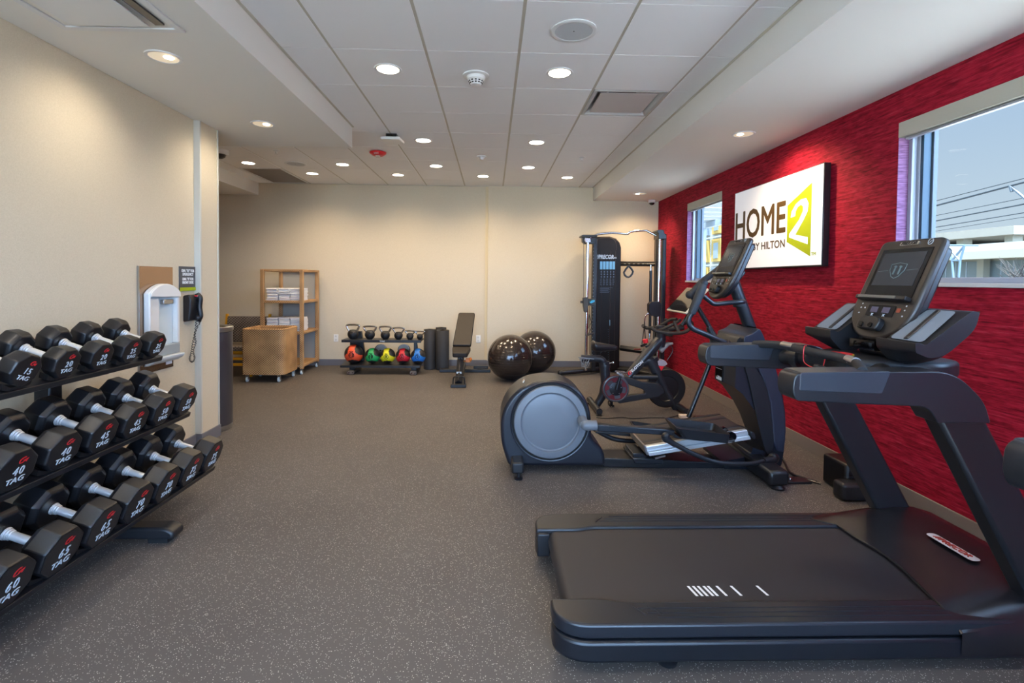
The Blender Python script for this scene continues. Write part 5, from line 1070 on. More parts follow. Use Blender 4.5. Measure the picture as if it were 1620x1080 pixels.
# near pedal: open tray
def tray(x0, x1, y0, y1, z, nm='pedal'):
    q = MB(); b0_ = rounded([(x0+.05, y0+.01), (x1-.02, y0+.01), (x1-.01, y1-.01), (x0+.04, y1-.01)], .03, 4); t0_ = rounded([(x0, y0), (x1-.015, y0), (x1+.01, y1), (x0, y1)], .03, 4); k = len(b0_)
    i0_ = [(a+(.012 if a < (x0+x1)/2 else -.012), b_+(.012 if b_ < (y0+y1)/2 else -.012)) for a, b_ in t0_]; j0_ = [(a+(.012 if a < (x0+x1)/2 else -.012), b_+(.012 if b_ < (y0+y1)/2 else -.012)) for a, b_ in b0_]
    dz = lambda a: -.045*(a-x0)/(x1-x0)
    q.add([(a, b_, z+dz(a)) for a, b_ in b0_]+[(a, b_, z+.065+dz(a)) for a, b_ in t0_]+[(a, b_, z+.065+dz(a)) for a, b_ in i0_]+[(a, b_, z+.015+dz(a)) for a, b_ in j0_],
          [tuple(range(k)), tuple(range(4*k-1, 3*k-1, -1))]+[(r_*k+i, r_*k+(i+1) % k, (r_+1)*k+(i+1) % k, (r_+1)*k+i) for r_ in range(3) for i in range(k)])
    return q.build(nm, CHAR, t, angle=40)
tray(1.285, 1.67, 3.37, 3.66, .335)
tray(1.20, 1.52, 4.05, 4.29, .13)
P = B5([(330, 545), (380, 580), (800, 612), (850, 600), (850, 625), (600, 620), (340, 590)], 3.50); q = MB(); q.prism(P, 3.45, 3.56, 'y'); q.build('pedal_carrier', BLK, t, bevel=.004)
for y in (3.50, 3.62):
    q = MB(); c = V3(1156.5, 690, 3.50); q.lathe([(.034, -.012), (.034, .012), (0, .012)], (c[0], y, c[2]), (0, -1, 0), 20); q.build('track_roller', GLOSS, t)
# ================================================================== EXERCISE BIKE
t = thing('exercise_bike', (1.55, 5.4, 0), 'black stationary spin bike with red ringed crank cover and tablet screen', 'exercise bike')
YB_ = 5.40; FR = mat('bike_frame', '25272d', .34)
def d3(pts, Y=YB_): return D4.p3(pts, Y)
def wid(px): return px/6*YB_/F
(cx_, cz_), = D4([(917, 680)], YB_); rf = wid(187)
q = MB(); q.lathe([(.03, -.028), (rf*.62, -.022), (rf*.66, -.030), (rf*.95, -.032), (rf, -.022), (rf, .022), (rf*.95, .032), (rf*.66, .030), (rf*.62, .022), (.03, .028)], (cx_, YB_, cz_), (0, -1, 0), 56); q.build('flywheel', mat('flywheel_black', '141316', .35), t, angle=25)
q = MB(); q.tube(smooth_path(d3([(565, 575), (650, 470), (760, 340), (860, 225)]), 3), [wid(46), wid(48), wid(50), wid(52), wid(54), wid(56), wid(58), wid(58), wid(58), wid(52)], 14, flat=.9); q.tube(smooth_path(d3([(690, 440), (760, 420), (830, 520)]), 3), wid(52), 12)
q.build('main_tube', FR, t, angle=60)
q = MB(); q.tube(d3([(868, 90), (872, 150), (878, 215)]), [wid(46), wid(46), wid(40)], 16); q.tube(d3([(878, 205), (870, 290)]), [wid(44), wid(42)], 14); q.build('head_tube', FR, t)
q = MB(); q.tube(smooth_path(d3([(790, 400), (830, 490), (880, 620), (960, 770), (1035, 905)]), 3), [wid(v) for v in (58, 56, 52, 48, 44, 42, 40, 38, 37, 36, 36, 36, 37)], 14, flat=.8); q.build('front_fork', FR, t, angle=60)
q = MB(); q.tube(d3([(600, 575), (840, 578)], YB_-.03), wid(24), 10); q.build('side_tube', FR, t)
P = D4([(525, 575), (600, 590), (700, 625), (850, 635), (905, 690), (905, 730), (850, 770), (740, 785), (480, 830), (440, 800), (500, 780), (570, 755), (720, 735), (722, 712), (690, 690), (583, 655), (520, 620)], YB_-.07)
q = MB(); q.prism(P, YB_-.075, YB_-.005, 'y'); q.build('drive_guard', FR, t, bevel=.008)
q = MB()
q.tube(d3([(335, 430), (350, 640)]), [wid(50), wid(46)], 14); q.build('seat_tube', FR, t)
q = MB(); q.tube(smooth_path(d3([(350, 620), (325, 740), (240, 880)]), 3), [wid(44), wid(46), wid(48), wid(42), wid(38), wid(34), wid(32)], 12, flat=.9); q.tube(d3([(350, 640), (420, 800)]), wid(40), 12); q.build('rear_stay', FR, t, angle=60)
q = MB(); q.lathe([(wid(52), -wid(14)), (wid(54), 0), (wid(52), wid(14))], d3([(342, 470)])[0], (0, 0, 1), 20); q.build('seat_clamp_collar', FR, t)
q = MB(); q.tube(smooth_path(d3([(120, 400), (200, 402), (285, 405), (325, 430), (335, 470)]), 4), wid(34), 12); q.build('seat_post', FR, t)
q = MB(); q.box(*[v for v in (d3([(120, 372)])[0][0], d3([(305, 372)])[0][0])], YB_-.02, YB_+.02, d3([(200, 372)])[0][2]-.012, d3([(200, 372)])[0][2]); q.tube(d3([(300, 345), (325, 320), (300, 290)]), .007, 6); q.tube(d3([(340, 340), (380, 300)]), .005, 6); q.build('seat_rail', BLK, t)
sx0, sz0 = D4([(215, 262)], YB_)[0]; sx1, sz1 = D4([(457, 285)], YB_)[0]; secs = []
for k in range(13):
    f = k/12; x = sx0+(sx1-sx0)*f; wv = .085*(1-f)**.6*(1 if f < .35 else max(.25, 1-(f-.35)*1.0))+.022; wv = wv*(.55 if k == 0 else 1); zt_ = sz0+(sz1-sz0)*f+(.012 if f < .15 else 0); th = .085*(1-f*.55)*(.6 if k in (0, 12) else 1)
    secs.append([(x, YB_+wv*math.cos(a), zt_-.012+th*.5*math.sin(a) if math.sin(a) > 0 else zt_-.012+th*.9*math.sin(a)) for a in [2*PI*i/14 for i in range(14)]])
q = MB(); q.loft(secs); q.build('saddle', mat('saddle_black', '1f1e22', .42), t, angle=70)
q = MB(); a, = d3([(395, 445)]); q.tube(d3([(380, 448), (425, 440)]), .007, 8); q.ball(d3([(420, 440)])[0], .014); q.build('seat_knob', CHR, t)
# rear weight cradles
for y in (YB_-.10, YB_+.10):
    q = MB(); c = Vector(d3([(150, 455)], y)[0])
    for k in range(4): q.tube([c+Vector((-.045+.03*k, -.04, .05-.01*k)), c+Vector((-.035+.02*k, -.03, -.03)), c+Vector((-.02+.01*k, .04, -.03)), c+Vector((-.03+.03*k, .04, .05))], .0035, 5)
    q.tube([c+Vector((-.06, 0, .06)), c+Vector((.05, 0, .05)), c+Vector((.01, 0, -.05)), c+Vector((-.05, 0, .05))], .005, 6); q.tube([c+Vector((-.07, 0, .075)), c+Vector((.1, 0, .055))], .004, 6)
    q.build('weight_cradle', CHRB if y < YB_ else BLK, t)
# crank cover with red ring, cranks and pedals
(cx_, cz_), = D4([(447, 690)], YB_-.09); rr = wid(126); yo = YB_-.10
q = MB(); q.lathe([(rr*.75, .0), (rr*.98, .0), (rr, .008), (rr*.98, .024), (rr*.90, .028), (rr*.84, .022), (rr*.78, .02)], (cx_, yo+.03, cz_), (0, -1, 0), 56); q.build('crank_cover', mat('cover_grey', '55585f', .32, .2), t)
q = MB(); q.ring_prism([(cx_+a*rr*.84, cz_+b_*rr*.84) for a, b_ in circ(0, 0, 1, 48)], [(cx_+a*rr*.76, cz_+b_*rr*.76) for a, b_ in circ(0, 0, 1, 48)], yo+.004, yo+.02, 'y')
for k in range(5):
    a = 2*PI*k/5+.5; q.prism([(cx_+math.cos(a+s1)*rr*r1, cz_+math.sin(a+s1)*rr*r1) for s1, r1 in ((-.34, .80), (-.12, .80), (.12, .80), (.34, .80), (.16, .50), (-.16, .50))], yo+.006, yo+.014, 'y')
q.ring_prism([(cx_+a*rr*1.02, cz_+b_*rr*1.02) for a, b_ in circ(0, 0, 1, 48)], [(cx_+a*rr*.95, cz_+b_*rr*.95) for a, b_ in circ(0, 0, 1, 48)], yo+.026, yo+.032, 'y')
q.build('red_ring', mat('crank_red', '6a1422', .4), t)
q = MB(); q.lathe([(rr*.80, 0), (rr*.80, .006), (0, .006)], (cx_, yo+.028, cz_), (0, -1, 0), 40); q.lathe([(rr*.50, 0), (rr*.50, .012), (rr*.46, .014), (0, .014)], (cx_, yo+.018, cz_), (0, -1, 0), 40); q.build('crank_disc', mat('disc_black', '1a1b22', .35), t)
q = MB()
for k in range(5): a = 2*PI*k/5+.3; q.lathe([(.006, 0), (.006, .003), (0, .003)], (cx_+math.cos(a)*rr*.40, yo+.003, cz_+math.sin(a)*rr*.40), (0, -1, 0), 8)
q.build('disc_bolt', CHRB, t)
q = MB(); a, b_ = (cx_, yo-.015, cz_), (D4([(485, 555)], yo)[0]); q.tube([a, (b_[0], yo-.02, b_[1])], [.020, .014], 10); q.build('crank_arm', BLK, t)
q = MB(); q.tube([(cx_, YB_+.09, cz_), (D4([(405, 850)], YB_+.1)[0][0], YB_+.1, D4([(405, 850)], YB_+.1)[0][1])], [.020, .014], 10); q.build('crank_arm', BLK, t)
def pedal(c, tl):
    q = MB(); R_ = Matrix.Rotation(tl, 3, 'Y')
    q.box(c[0]-.045, c[0]+.045, c[1]-.045, c[1]+.045, c[2]-.012, c[2]+.012, R=R_); q.build('pedal', CHRB if tl > 0 else BLK, t, bevel=.006)
    q = MB(); q.tube(smooth_path([Vector(c)+R_@Vector(p_) for p_ in ((-.02, -.045, .01), (.05, -.04, .045), (.075, 0, .03), (.05, .04, .045), (-.02, .045, .01))], 3), .006, 6); q.tube([Vector(c)+R_@Vector((-.05, 0, .012)), Vector(c)+R_@Vector((.03, 0, .035))], .006, 6); q.build('toe_cage', CHR if tl > 0 else BLK, t)
c = D4([(480, 548)], yo-.07)[0]; pedal((c[0], yo-.07, c[1]), .5); c = D4([(405, 870)], YB_+.15)[0]; pedal((c[0], YB_+.15, c[1]), -1.3)
# stabilisers
xr0 = d3([(238, 925)])[0][0]; xf0 = d3([(1030, 915)])[0][0]
q = MB(); q.tube([(xr0, 5.13, .045), (xr0, 5.67, .045)], .033, 12); q.build('rear_stabiliser', FR, t)
q = MB(); q.tube([(xf0, 5.13, .045), (xf0, 5.67, .045)], .033, 12); q.tube([(xf0+.01, YB_, .07), (xf0, YB_, .04)], .05, 10); q.build('front_stabiliser', FR, t)
for x in (xr0, xf0):
    for y in (5.15, 5.65): q = MB(); q.lathe([(.032, 0), (.034, .012), (.015, .02), (0, .04)], (x, y, 0), k=16); q.build('levelling_foot', mat('foot_tan', '8f7f72', .5) if x > 1.5 else BLK, t)
# resistance knob, bottle holder, brake cover
q = MB(); q.tube(d3([(762, 330), (742, 275)]), wid(20), 10); q.build('knob_stem', FR, t)
c = Vector(d3([(727, 235)])[0]); q = MB(); q.tube([c+Vector((.004, 0, -.022)), c+Vector((-.004, 0, .020))], [.028, .030], 12); q.build('resistance_knob', REDP, t, bevel=.004)
q = MB(); q.tube(d3([(865, 330), (940, 262), (985, 258)]), [wid(34), wid(26), wid(14)], 10, flat=.8); q.build('bottle_holder', mat('holder_grey', '8f8a88', .35), t, angle=70)
q = MB(); P = D4([(840, 425), (880, 412), (915, 422), (935, 455), (905, 475), (850, 470)], YB_-.04); q.prism(rounded(P, .01), YB_-.05, YB_+.05, 'y'); bk = q.build('brake_cover', mat('brake_cover', 'a59aa0', .3), t, bevel=.006)
q = MB(); P = D4([(848, 470), (905, 475), (875, 520)], YB_-.04); q.prism(P, YB_-.05, YB_+.05, 'y'); q.build('brake_reflector', REDP, bk, bevel=.004)
q = MB(); q.tube(smooth_path(d3([(770, 490), (760, 530), (765, 560)]), 3), .003, 5); q.tube(smooth_path([Vector(v) for v in d3([(960, 260), (985, 330), (930, 420)])], 4), .004, 5); q.build('brake_cable', BLK, t)
q = MB(); q.tube(d3([(905, 180), (975, 182)]), .009, 8); q.ball(d3([(975, 182)])[0], .012); q.build('handlebar_clamp', BLK, t)
# lettering along the main tube
a = Vector(d3([(598, 520)], YB_-.075)[0]); b_ = Vector(d3([(685, 445)], YB_-.075)[0]); d = (b_-a).normalized(); up_ = Vector((-d.z, 0, d.x))
q = MB(); q.text('PELOTON', .040, (a+b_)/2+up_*0, d, up_, bold=.015, sx_=1.02); q.build('maker_lettering', WHT, t, smooth=False)
c = Vector(d3([(577, 540)], YB_-.075)[0]); q = MB(); q.tube([c+d*.016*math.cos(k)+up_*.016*math.sin(k) for k in [2*PI*i/12 for i in range(12)]], .005, 5, closed=True); q.tube([c-d*.022-up_*.012, c+d*.01+up_*.02], .004, 5); q.build('maker_logo', RED, t)
q = MB(); c = Vector(d3([(868, 150)], YB_-.06)[0]); q.text('R', .05, c, (1, 0, 0), (0, 0, 1)); q.build('head_tube_lettering', mat('dull_letter', '6b6f78', .5), t, smooth=False)
# handlebar
hb = [(1.70, 5.24, .905), (1.76, 5.20, .875), (1.92, 5.20, .860), (2.06, 5.23, .875), (2.15, 5.30, .94), (2.17, 5.40, .965), (2.15, 5.50, .94), (2.06, 5.57, .875), (1.92, 5.60, .86), (1.76, 5.60, .875), (1.70, 5.56, .905)]
q = MB(); q.tube(smooth_path(hb, 5), .019, 12)
for s_ in (-1, 1): q.tube(smooth_path([(1.98, 5.4+s_*.19, .865), (1.96, 5.4+s_*.15, .93), (1.95, 5.4+s_*.13, .985)], 4), .018, 10); q.tube(smooth_path([(1.74, 5.4+s_*.17, .875), (1.85, 5.4+s_*.10, .90), (1.99, 5.4+s_*.12, .975), (2.04, 5.4+s_*.05, .99)], 4), .017, 10)
q.tube([(1.80, 5.4, .87), (2.1, 5.4, .90)], .026, 10); q.tube([(1.88, 5.24, .865), (1.88, 5.56, .865)], .02, 10); q.build('handlebar', mat('bar_rubber', '2a2522', .6), t)
# tablet: dark front tilted back, pale rim
c = Vector((2.13, 5.40, 1.20)); R_ = Matrix.Rotation(math.radians(42), 3, 'Y')
q = MB(); q.box(c[0]-.012, c[0]+.012, 5.12, 5.68, c[2]-.175, c[2]+.175, R=R_, c=c); q.build('tablet_body', mat('tablet_white', 'd8d2c6', .35), t, bevel=.008)
q = MB(); q.box(c[0]-.0155, c[0]-.012, 5.135, 5.665, c[2]-.16, c[2]+.16, R=R_, c=c); q.build('tablet_screen', GLOSS, t, bevel=.002)
q = MB(); q.tube([(2.08, 5.4, .93), (2.16, 5.4, 1.05), (2.15, 5.4, 1.18)], .022, 10); q.build('tablet_mount', CHAR, t)
# power lead of the bike on the floor, plug
t = thing('power_cord', (1.5, 5.05, 0), 'thin black power cord running along the floor beside the spin bike', 'cord')
P = [(*onZ(px, py, .006), .006) for px, py in ((943, 660), (960, 661.5), (985, 660), (1000, 662), (1030, 660.5), (1056, 660.5), (1075, 657), (1092, 660))]
q = MB(); q.tube(smooth_path(P, 5), .0045, 6); q.build('lead', BLK, t)
x, y = onZ(1082, 661, 0); q = MB(); q.box(x-.05, x+.035, y-.03, y+.03, .0, .038); q.build('plug', mat('plug_pale', 'd9c6b4', .5), t, bevel=.008)
x, y = onZ(1110, 662, 0); q = MB(); q.box(x-.08, x+.07, y-.03, y+.03, .0, .03); q.build('adapter', mat('adapter_brown', '3a1f1c', .5), t, bevel=.008)
t = thing('equipment_cable', (2.2, 3.4, 0), 'black cables with floor plate between elliptical trainer and wall box', 'cable')
P = [(*onZ(px, py, .01), .01) for px, py in ((1241, 730), (1248, 745), (1258, 752), (1275, 757), (1292, 762))]
q = MB(); q.tube(smooth_path([(P[0][0]-.02, P[0][1]+.1, .12)]+P, 5), .009, 6); q.tube(smooth_path([(a+.01, b_-.03, .008) for a, b_, c in P[1:]], 5), .006, 6); q.tube(smooth_path([(a, b_+.03+.02*math.sin(a*40), .008) for a, b_, c in P[2:]], 5), .005, 6); q.build('lead', BLK, t)
x, y = onZ(1255, 762, 0); q = MB(); q.box(x-.09, x+.11, y-.04, y+.06, 0, .015); q.build('floor_plate', BLK, t, bevel=.004)
x, y = onZ(1250, 757, .02); q = MB(); q.ball((x, y, .018), .012); q.build('screw_cap', CHR, t)
# black moulded box at the wall
t = thing('step_box', (2.45, 3.33, 0), 'black moulded plastic box on the floor against the red wall', 'box')
q = MB(); q.box(2.36, 2.645, 3.22, 3.46, 0, .205); q.build('body', mat('box_black', '121114', .4), t, bevel=.02, seg=3)
q = MB(); q.prism(rounded([(2.27, 3.12), (2.60, 3.12), (2.60, 3.23), (2.27, 3.23)], .03), 0, .115, 'z'); q.build('front_tread', BLK, t, bevel=.02, seg=3)
q = MB()
for k in range(5): q.tube([(2.38, 3.218, .13+k*.014), (2.62, 3.218, .13+k*.014)], .003, 5)
q.build('rib', BLK, t)
# ================================================================== DUMBBELLS AND THEIR RACK
TL = math.radians(19); CT, ST = math.cos(TL), math.sin(TL); NRM = Vector((ST, 0, CT)); DIN = Vector((-CT, 0, ST))
def dumbbell_proto(wt, ap, hl, g):
    """ap: half the flat-to-flat size, hl: head length, g: length of bare handle"""
    r = bpy.data.objects.new('dumbbell', None); COL.objects.link(r); R8 = ap/math.cos(PI/8)
    for s_ in (1, -1):
        oc = [(R8*math.cos(PI/8+k*PI/4), R8*math.sin(PI/8+k*PI/4)) for k in range(8)]
        x0, x1 = s_*g/2, s_*(g/2+hl); q = MB()
        secs = []
        for x, f in ((x0, .80), (x0+s_*.010, .92), (x0+s_*.024, 1), (x1-s_*.012, 1), (x1-s_*.004, .965), (x1, .93)): secs.append([(x, a*f, b_*f) for a, b_ in oc])
        q.loft(secs); h_ = q.build('weight_head', HEX, r, bevel=.0035, seg=2, angle=25)
        if s_ == 1:
            q = MB(); f_ = x1+.0008; k_ = ap/.1
            q.text(str(wt), .056*k_, (f_, .004, -.004*k_), (0, 1, 0), (0, 0, 1), bold=.008, sx_=.88, shear=.12, depth=.5)
            q.text('TAG', .038*k_, (f_, .0, -.048*k_), (0, 1, 0), (0, 0, 1), bold=.012, shear=.15, sx_=1.22, depth=.5); q.build('weight_lettering', LBL, r, smooth=False)
            q = MB(); cc = (.010*k_, .050*k_)
            def el(a, e, d_): return (cc[0]+math.cos(a)*.018*k_*e+math.sin(a)*.006*k_, cc[1]+math.sin(a)*.0155*k_*e+d_*k_)
            arc = [PI*.30+PI*1.55*i/18 for i in range(19)]
            pts = [el(a, 1, 0) for a in arc]+[el(a, .60, -.001) for a in reversed(arc)]
            q.prism(pts, f_, f_+.0008, 'x'); q.prism([(cc[0]-.002*k_, cc[1]-.001*k_), (cc[0]+.030*k_, cc[1]+.004*k_), (cc[0]+.020*k_, cc[1]-.015*k_), (cc[0]+.010*k_, cc[1]-.006*k_)], f_, f_+.0008, 'x')
            q.build('red_logo', RED, r, smooth=False)
    q = MB(); prof = [(.0155, -g/2)]+[(.0155+.0022*math.cos(x*PI/g), x) for x in [-g/2+g*i/10 for i in range(1, 10)]]+[(.0155, g/2)]
    q.lathe(prof, (0, 0, 0), (1, 0, 0), 20); hd = q.build('handle', mat('satin_handle', 'e4e6e9', .30, .55), r)
    for s_ in (1, -1):
        q = MB()
        for k, rr in ((0, .026), (1, .023), (2, .021)): q.lathe([(rr*.9, 0), (rr, .003), (rr, .007), (rr*.9, .0095)], (s_*(g/2-.0005-k*.0095), 0, 0), (-s_, 0, 0), 20)
        q.build('collar_ring', MATS['satin_handle'], hd)
    return r
protos = {}
SPEC = {15: (.068, .078, .130), 20: (.069, .082, .130), 25: (.070, .084, .130), 40: (.085, .096, .132), 45: (.086, .099, .132), 50: (.087, .101, .132),
        60: (.095, .108, .135), 65: (.0955, .109, .135), 70: (.0965, .110, .135), 75: (.097, .111, .135)}
TIERS = [('top', (-1.950, 1.002), .070, 2.975, .207, [25, 25, 20, 20, 15, 15]),
         ('middle', (-1.850, .645), .087, 3.093, .220, [50, 50, 45, 45, 40, 40]),
         ('bottom', (-1.742, .279), .097, 3.178, .222, [75, 75, 70, 70, 65, 65, 60])]
rk = thing('dumbbell_rack', (-2.1, 2.3, 0), 'three tier black dumbbell rack along the cream left wall', 'dumbbell rack')
for nm, (fx, fz), apr, yfar, sp, ws in TIERS:
    P0 = Vector((fx, 0, fz))-NRM*(apr+.001); seen = {}
    for i, wt in enumerate(ws):
        ap, hl, g = SPEC[wt]; y = yfar-i*sp; first = wt not in protos
        if first: protos[wt] = dumbbell_proto(wt, ap, hl, g); d = protos[wt]
        else: d = copy_tree(protos[wt])
        c = P0+NRM*(ap+.001)+DIN*(g/2+hl); d.location = (c.x, y, c.z)
        d.rotation_euler = (0, TL, 0)
        if (nm, i) == ('top', 4): d.rotation_euler = (math.radians(-20), TL, 0); d.location += NRM*.008
        k = seen.get(wt, 0); seen[wt] = k+1
        where = 'farther one of its pair' if k == 0 else 'nearer one of its pair'
        if wt == 15: where = 'fully seen' if k == 0 else 'cut off by the picture edge'
        if wt == 60: where = 'cut by the picture edge'
        tag(d, 'black octagonal dumbbell marked %d on the %s rack shelf, %s' % (wt, nm, where), 'dumbbell', 'dumbbells on the %s rack shelf' % nm)
    # shelf: tilted tray with front lip
    ylo = yfar-len(ws)*sp-.5; yhi = yfar+.105; L = .40
    a = P0-NRM*.014; q = MB()
    a = a+DIN*.022; prof = [a-DIN*.012, a+DIN*(L-.03), a+DIN*(L-.03)-NRM*.012, a-DIN*.0-NRM*.012, a-NRM*.030+DIN*.004, a-NRM*.030-DIN*.012]
    q.add([Vector((p.x, ylo, p.z)) for p in prof]+[Vector((p.x, yhi, p.z)) for p in prof], [tuple(range(6)), tuple(range(11, 5, -1))]+[(i, (i+1) % 6, 6+(i+1) % 6, 6+i) for i in range(6)])
    sh = q.build('shelf', BLK, rk, bevel=.004)
    for i, wt in enumerate(ws):
        ap, hl, g = SPEC[wt]; y = yfar-i*sp
        for off in (hl*.25, hl*1.25+g):
            q = MB(); c = P0+DIN*off; w = ap*.98
            pr_ = [(-w, .030), (-w+.012, .022), (-ap*.42, -.0006), (ap*.42, -.0006), (w-.012, .022), (w, .030), (w-.004, -.004), (ap*.5, -.0138), (-ap*.5, -.0138), (-w+.004, -.004)]
            pr_ = [(u_, v_-(.006 if abs(u_) > ap*.6 and v_ > .01 else 0)) for u_, v_ in pr_]
            V = [c+NRM*v_+Vector((0, y+u_, 0)) for u_, v_ in pr_]+[c+DIN*hl*.45+NRM*v_+Vector((0, y+u_, 0)) for u_, v_ in pr_]; n_ = len(pr_)
            q.add(V, [tuple(range(n_)), tuple(range(2*n_-1, n_-1, -1))]+[(j, (j+1) % n_, n_+(j+1) % n_, n_+j) for j in range(n_)])
            q.build('saddle', RUB, sh)
for yp in (2.70, 1.05):
    q = MB(); q.prism([(-2.30, .08), (-2.385, .08), (-2.385, 1.0), (-2.30, .985)], yp-.04, yp+.04, 'y'); q.build('upright', BLK, rk, bevel=.008)
    q = MB(); q.prism([(-2.30, .982), (-2.06, .898), (-2.06, .88), (-2.30, .86)], yp-.05, yp+.05, 'y'); q.build('shelf_bracket', SLATE, rk, bevel=.005)
    q = MB(); q.prism([(-2.30, .655), (-1.96, .53), (-1.96, .51), (-2.30, .57)], yp-.05, yp+.05, 'y'); q.build('shelf_bracket', SLATE, rk, bevel=.005)
    q = MB(); q.prism([(-2.30, .34), (-2.17, .285), (-1.85, .155), (-1.85, .135), (-2.30, .22)], yp-.05, yp+.05, 'y'); q.build('shelf_bracket', SLATE, rk, bevel=.005)
    f0 = rounded([(-2.38, .022), (-1.665, .022), (-1.665, .060), (-1.71, .085), (-2.38, .085)], [.02, .02, .015, .03, .02], 4)
    q = MB(); q.prism(f0, yp-.055, yp+.045, 'y'); q.build('foot', CHAR, rk, bevel=.014, seg=3)
    q = MB(); q.box(-1.80, -1.70, yp-.045, yp+.035, 0, .024); q.build('foot_pad', RUB, rk)
# ================================================================== OUTSIDE
mb = MB(); mb.box(2.9, 120, -60, 160, -.6, -.5); mb.build('ground_outside', mat('asphalt_pale', '6d6b66', .9), kind='structure')
mb = MB(); mb.box(2.9, 11, -30, 40, -.5, -.42); mb.build('bounce_strip_outside', mat('bounce_grey', '8f8d88', .9), kind='structure')  # unseen strip added to bounce sunlight up through the right windows
mb = MB(); mb.box(-60, 2.9, -60, -2.8, -.6, -.13); mb.build('ground_front', mat('bounce_pale', 'e4e2dc', .9), kind='structure')  # out of view; made pale to bounce daylight up to the ceiling
PALE = mat('pale_concrete', '85806f', .9); GLZ = mat('facade_glass', '6d7674', .25); STW = mat('white_steel', '8d969a', .5)
def pxX(px, py, X): d = ray(px, py); k = X/d.x; return (d.y*k, d.z*k+ZC)
t = thing('station_building', (26, 26, -.5), 'pale low concrete building with glazed front seen through the right window', 'building')
X = 26.0; zt = pxX(1500, 400, X)[1]
B(X, X+9, 14, 44, -.5, 3.0).build('facade', PALE, t); B(X-.04, X, 15.5, 30, .2, 2.6).build('glazing', GLZ, t)
q = MB()
for y in (15.2, 18.6, 22.0, 25.2, 28.4, 31.5, 36): q.box(X-.6, X-.25, y, y+.35, -.5, 3.0)
q.build('column', PALE, t)
q = MB()
for k in range(24): q.box(X-.06, X-.03, 15.5+k*.62, 15.56+k*.62, .2, 2.6)
q.box(X-.06, X-.03, 15.5, 30, 1.3, 1.36); q.build('mullion', STW, t)
B(X-2.2, X+9, 12, 40, 3.0, 3.35).build('canopy_roof', mat('canopy_white', '94928a', .8), t)
B(X-2.3, X-1.9, 12, 40, 2.62, 3.0).build('canopy_beam', PALE, t); B(X-.02, X, 24.0, 24.2, .3, 1.8).build('red_post', RED, t)
B(X-3, X-2.9, 10, 33, -.5, .55).build('low_wall', mat('canopy_white', '94928a', .8), t)
t = thing('parking_deck', (42, 45, -.5), 'grey concrete upper deck behind the pale building outside', 'building')
B(40, 55, 41, 62, -.5, 4.3).build('deck_wall', CONC, t); B(38.5, 56, 36, 60, 5.1, 5.75).build('deck_slab', CONC, t)
q = MB()
for k in range(6): q.box(39.5, 40.3, 37+k*4, 37.6+k*4, -.5, 5.1)
q.build('deck_column', PALE, t)
t = thing('signal_gantry', (17, 18.6, -.5), 'pale blue steel lattice frame standing outside the right window', 'lattice mast')
q = MB()
X = 17.0; g_ = [pxX(px, py, X) for px, py in ((1497, 388), (1526, 388), (1506, 412), (1519, 412), (1509, 446), (1516, 446))]
for a, b_ in ((0, 1), (0, 2), (1, 3), (2, 3), (2, 4), (3, 5), (0, 3), (1, 2)): q.tube([(X, *g_[a]), (X, *g_[b_])], .035, 5)
for k in (4, 5): q.tube([(X, *g_[k]), (X, g_[k][0], -.5)], .04, 5)
for k in (0, 1): q.tube([(X, *g_[k]), (X+.5, *g_[k])], .03, 5)
q.build('lattice', mat('lattice_blue', '4f606b', .5), t)
t = thing('overhead_wires', (20, 20, 3), 'dark overhead tram wires crossing the sky outside the right window', 'overhead wires')
q = MB()
for X, (p0, p1), r in ((20, ((1440, 336), (1640, 283)), .042), (21, ((1440, 328), (1640, 277)), .02), (22, ((1440, 349), (1640, 309)), .018), (20, ((1440, 357), (1640, 319)), .03), (21, ((1440, 366), (1640, 333)), .022), (22, ((1440, 372), (1640, 340)), .014)):
    a, b_ = Vector(pxX(*p0, X)), Vector(pxX(*p1, X)); d = b_-a; q.tube([(X, *(a-d*1.2)), (X, *(b_+d*1.2))], r, 5)
q.build('wire', mat('wire_dark', '1c2429', .6), t)
q = MB(); X = 20; q.tube([(X, *pxX(1598, 294, X)), (X, *pxX(1640, 330, X))], .05, 6); q.tube([(X, *pxX(1598, 294, X)), (X, *pxX(1601, 303, X))], .06, 6); q.tube([(X, *pxX(1640, 330, X)), (X, pxX(1640, 330, X)[0], -.5)], .10, 8); q.build('support_arm', mat('arm_grey', '3c454b', .6), t)
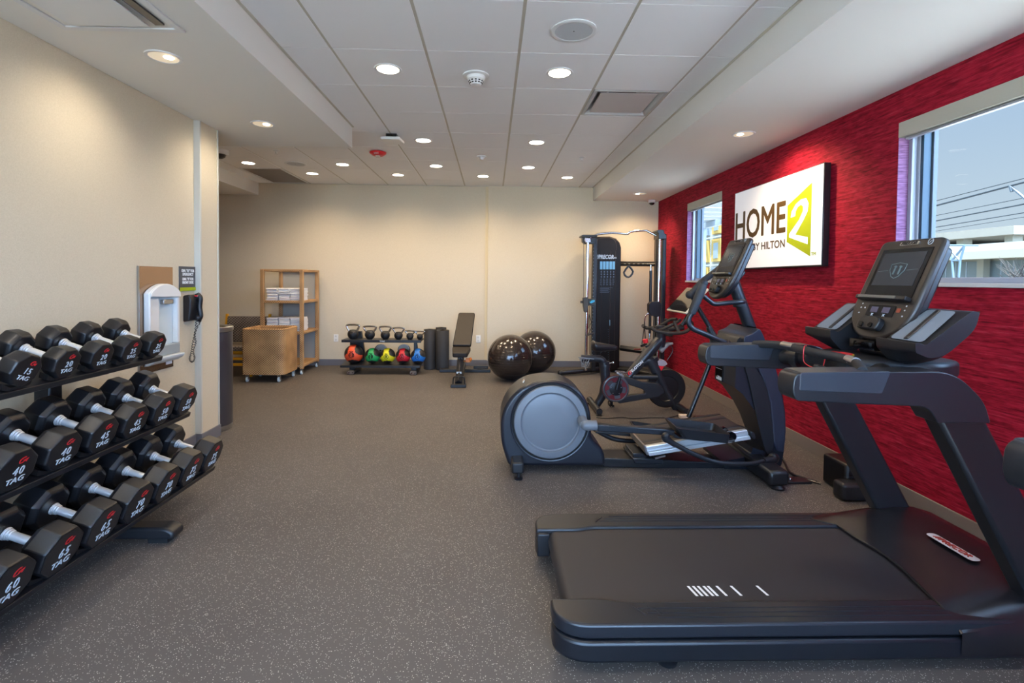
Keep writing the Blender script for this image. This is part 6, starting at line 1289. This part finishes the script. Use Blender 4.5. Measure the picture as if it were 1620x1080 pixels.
# leafless shrub
t = thing('bare_shrub', (22, 20, -.5), 'small dark leafless shrub outside at the right picture edge', 'shrub')
q = MB(); rnd = random.Random(11); X = 15.0; y_, z_ = pxX(1612, 446, X)
q.tube([(X, y_, -.5), (X, y_, z_)], .05, 6)
for k in range(60):
    a = rnd.uniform(-1, 1); L = rnd.uniform(.2, .75); p0 = Vector((X+rnd.uniform(-.2, .2), y_+rnd.uniform(-.15, .15), z_+rnd.uniform(-.2, .2))); q.tube([p0, p0+Vector((rnd.uniform(-.3, .3), a*L*.8, L*.8))], [.014, .005], 4)
q.build('branches', mat('twig', '201b16', .8), t)
# apartment block and slatted canopy seen through the far window
t = thing('apartment_block', (30, 70, -.5), 'pale apartment block with yellow facade bays seen through the far window', 'building')
X = 22.0; ya, yb = 46.0, 80.0
B(X, X+10, ya, yb, -.5, 12.2).build('facade', PALE, t)
YB2 = mat('facade_yellow', '8f7232', .8); q = MB(); w = MB()
for i in range(11):
    y = ya+1+i*3.0
    for j in range(4):
        z = .6+j*2.7; (q if (i+j) % 3 else w).box(X-.35, X-.0, y, y+1.9, z, z+2.2)
q.build('yellow_bay', YB2, t); w.build('grey_bay', mat('bay_grey', '666d70', .6), t)
q = MB()
for i in range(11):
    for j in range(4): q.box(X-.40, X-.36, ya+1.45+i*3.0, ya+2.4+i*3.0, .9+j*2.7, 2.4+j*2.7)
q.build('window_glass', GLZ, t)
q = MB()
for j in range(5): q.box(X-.55, X-.4, ya, yb, .2+j*2.7, .32+j*2.7)
q.build('balcony_rail', STW, t)
t = thing('slatted_canopy', (4.5, 11.5, 2.7), 'grey slatted canopy outside above the far window', 'canopy')
for k in range(7): B(3.1, 6.9, 8.6+k*1.05, 9.25+k*1.05, 3.02+.04*k, 3.06+.04*k).build('slat', mat('slat_grey', '7c8385', .6), t)
q = MB()
for x in (3.3, 6.7): q.box(x, x+.12, 8.5, 16, 3.08, 3.25)
for x, y in ((6.7, 8.7), (6.7, 15.8)): q.box(x, x+.12, y, y+.12, -.5, 3.08)
q.build('frame', mat('slat_grey', '7c8385', .6), t)
print('scene built', len(bpy.data.objects))
